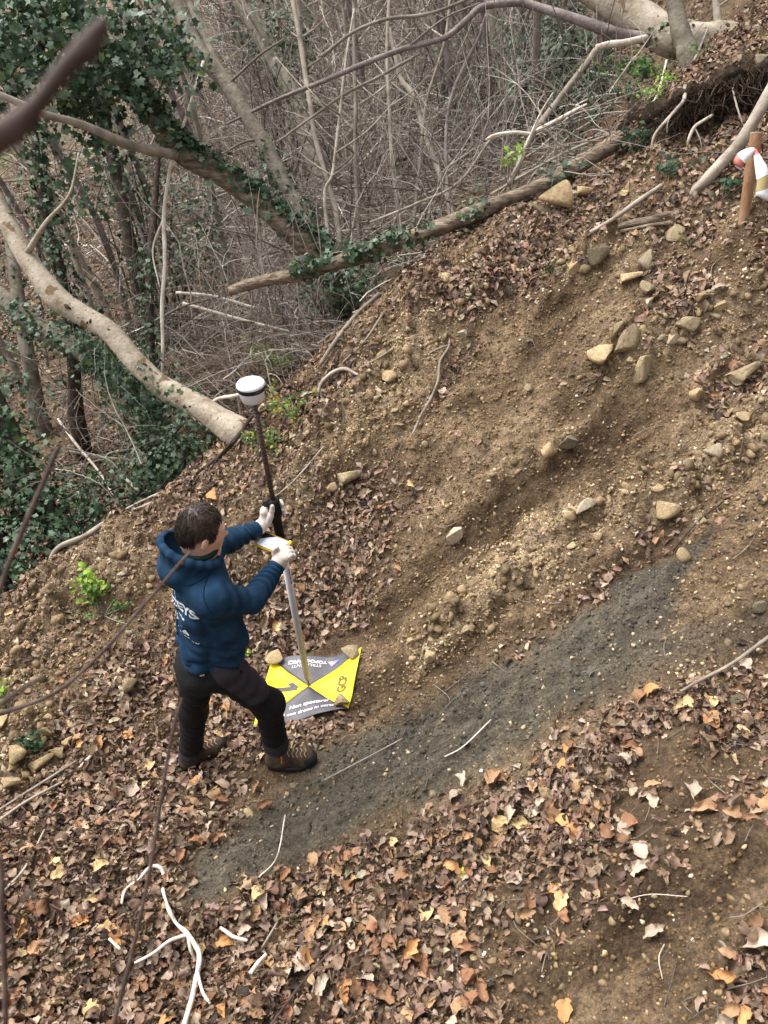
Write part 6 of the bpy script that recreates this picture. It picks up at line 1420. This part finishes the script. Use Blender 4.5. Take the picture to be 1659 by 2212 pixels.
# stones that are parts of the slope: the 290 largest, then gravel
GC = np.array([[.36,.26,.14], [.44,.34,.20], [.27,.19,.105], [.54,.45,.32], [.21,.16,.095], [.62,.57,.49]])
ST2 = [new_mesh('pebble', *rock_template(300+k, 2, 11, .03), (M_ST[k % 4 if k % 4 != 3 else 0],), False) for k in range(9)]
px_ = r.uniform(-20, 1680, 9000); py_ = r.uniform(400, 2230, 9000); gv = lookup(GRAV, px_, py_); keep = r.random(9000) < gv**2.2*.9
q = G(px_[keep][:700], py_[keep][:700]); ok = (beyond(q[:, 0], q[:, 1]) < -.05) & ~onsheet(q) & clear_boots(q); q = q[ok][:290]
for k in range(len(q)):
    o = bpy.data.objects.new('pebble', ST2[k % 9]); COL.objects.link(o); o.parent = GROUND
    s = .015+.030*r.random()**2; o.scale = (s*(.9+.5*r.random()), s, s*(.7+.4*r.random())); o.rotation_euler = (r.normal()*.4, r.normal()*.4, r.random()*6.28); o.location = q[k]+np.array([0, 0, s*.2])
p, a, b_, d = scatter(170000, -3.4, 3.6, .4, 7.0, r); gv = lookup(GRAV, a, b_); clump = fbm2(p[:, 0]*5, p[:, 1]*5, 3, 99); bey = beyond(p[:, 0], p[:, 1])
keep = inview(a, b_, d, 120) & (bey < .1) & (r.random(len(p)) < np.clip((.06+gv**1.3)*(1+1.2*clump)*(1-.7*lookup(CLAY, a, b_)), 0, 1)) & ~onsheet(p) & clear_boots(p); p = p[keep]; n = len(p); print('gravel', n)
R = rot_from(r.normal(size=(n, 3)), r.random(n)*6.283); s = .0035+.012*r.random(n)**2.4; p[:, 2] += s*.25
gt = [(v*(1+.12*np.random.default_rng(k).normal(size=(len(v), 1))), f) for k, (v, f) in enumerate([ico(1)]*0+[rock_template(400+k, 1, 5) for k in range(4)])]
v0 = np.array([(1,0,0),(-1,0,0),(0,1,0),(0,-1,0),(0,0,.8),(0,0,-.8)], float); f0 = np.array([(0,2,4),(2,1,4),(1,3,4),(3,0,4),(2,0,5),(1,2,5),(3,1,5),(0,3,5)])
octs = [(v0*(.7+.6*np.random.default_rng(k).random((6, 1))), f0) for k in range(5)]
big = s > .0075
c = GC[r.choice(6, n, p=[.3,.24,.2,.12,.1,.04])]*(.7+.5*r.random((n, 1)))
V1, F1, C1 = bulk(gt, p[big], R[big], s[big], c[big], r.integers(0, 4, big.sum())); V2, F2, C2 = bulk(octs, p[~big], R[~big], s[~big], c[~big], r.integers(0, 5, (~big).sum()))
link('gravel', new_mesh('gravel', np.vstack([V1, V2]), np.vstack([F1, F2+len(V1)]), (M_GRAV,), False, col=np.vstack([C1, C2])), GROUND, 'stuff')
# crumbs of earth, the colour of the soil they lie on
p, a, b_, d = scatter(110000, -3.4, 3.6, .4, 7.0, r); cl_ = lookup(CLAY, a, b_); bey = beyond(p[:, 0], p[:, 1]); clump = fbm2(p[:, 0]*3, p[:, 1]*3, 3, 111)
keep = inview(a, b_, d, 120) & (bey < .1) & (r.random(len(p)) < .55+.5*clump) & ~onsheet(p) & clear_boots(p); p = p[keep]; cl_ = cl_[keep]; n = len(p)
c = np.array([.17,.112,.058])*(1-cl_[:, None])+np.array([.085,.078,.064])*cl_[:, None]; c = c*(.6+.8*r.random((n, 1)))
s = .004+.011*r.random(n)**3; R = rot_from(r.normal(size=(n, 3)), r.random(n)*6.283); p[:, 2] += s*.2
Vv, Ff, Cc = bulk(octs, p, R, s, c, r.integers(0, 5, n)); link('earth_crumbs', new_mesh('earth_crumbs', Vv, Ff, (M_GRAV,), False, col=Cc), GROUND, 'stuff')
# bigger clods of the same earth
p, a, b_, d = scatter(24000, -3.4, 3.6, .4, 7.0, r); cl_ = lookup(CLAY, a, b_); gv = lookup(GRAV, a, b_); clump = fbm2(p[:, 0]*2, p[:, 1]*2, 3, 121)
keep = inview(a, b_, d, 120) & (beyond(p[:, 0], p[:, 1]) < .0) & (r.random(len(p)) < (.2+.8*gv)*(1+clump)*(1-.6*cl_)) & ~onsheet(p) & clear_boots(p); p = p[keep]; cl_ = cl_[keep]; n = len(p)
c = np.array([.20,.145,.085])*(1-cl_[:, None])+np.array([.07,.066,.056])*cl_[:, None]; c = c*(.6+.8*r.random((n, 1)))
s = .010+.034*r.random(n)**3*(.4+lookup(GRAV, a[keep], b_[keep])); R = rot_from(r.normal(size=(n, 3)), r.random(n)*6.283)
Vv, Ff, Cc = bulk(gt, p, R, s, c, r.integers(0, 4, n)); link('earth_clods', new_mesh('earth_clods', Vv, Ff, (M_GRAV,), False, col=Cc), GROUND, 'stuff')
# litter twigs
mb = MB()
p, a, b_, d = scatter(1500, -3.2, 3.4, .5, 6.8, r); keep = inview(a, b_, d, 50) & (beyond(p[:, 0], p[:, 1]) < .1) & (r.random(len(p)) < .25+.6*lookup(LEAF, a, b_)) & ~onsheet(p) & clear_boots(p)
for q in p[keep]:
    L = .05+.16*r.random()**2; an = r.normal()*.7+.6; dv = np.array([math.cos(an), math.sin(an)])*L*.5; pts = []
    for t in (-1, 0, 1):
        x, y = q[0]+dv[0]*t+r.normal()*.016, q[1]+dv[1]*t+r.normal()*.016; pts.append((x, y, HF(x, y)+.012+.012*r.random()))
    mb.add(*tube_arrays(smooth_path(np.array(pts), 5), np.linspace(.0015+.0018*r.random(), .0008, 5), 4, cap=False), TW[r.choice([0, 2, 4, 2])]*(.6+.5*r.random()))
mb.build('litter_twigs', M_TANG, GROUND, 'stuff')
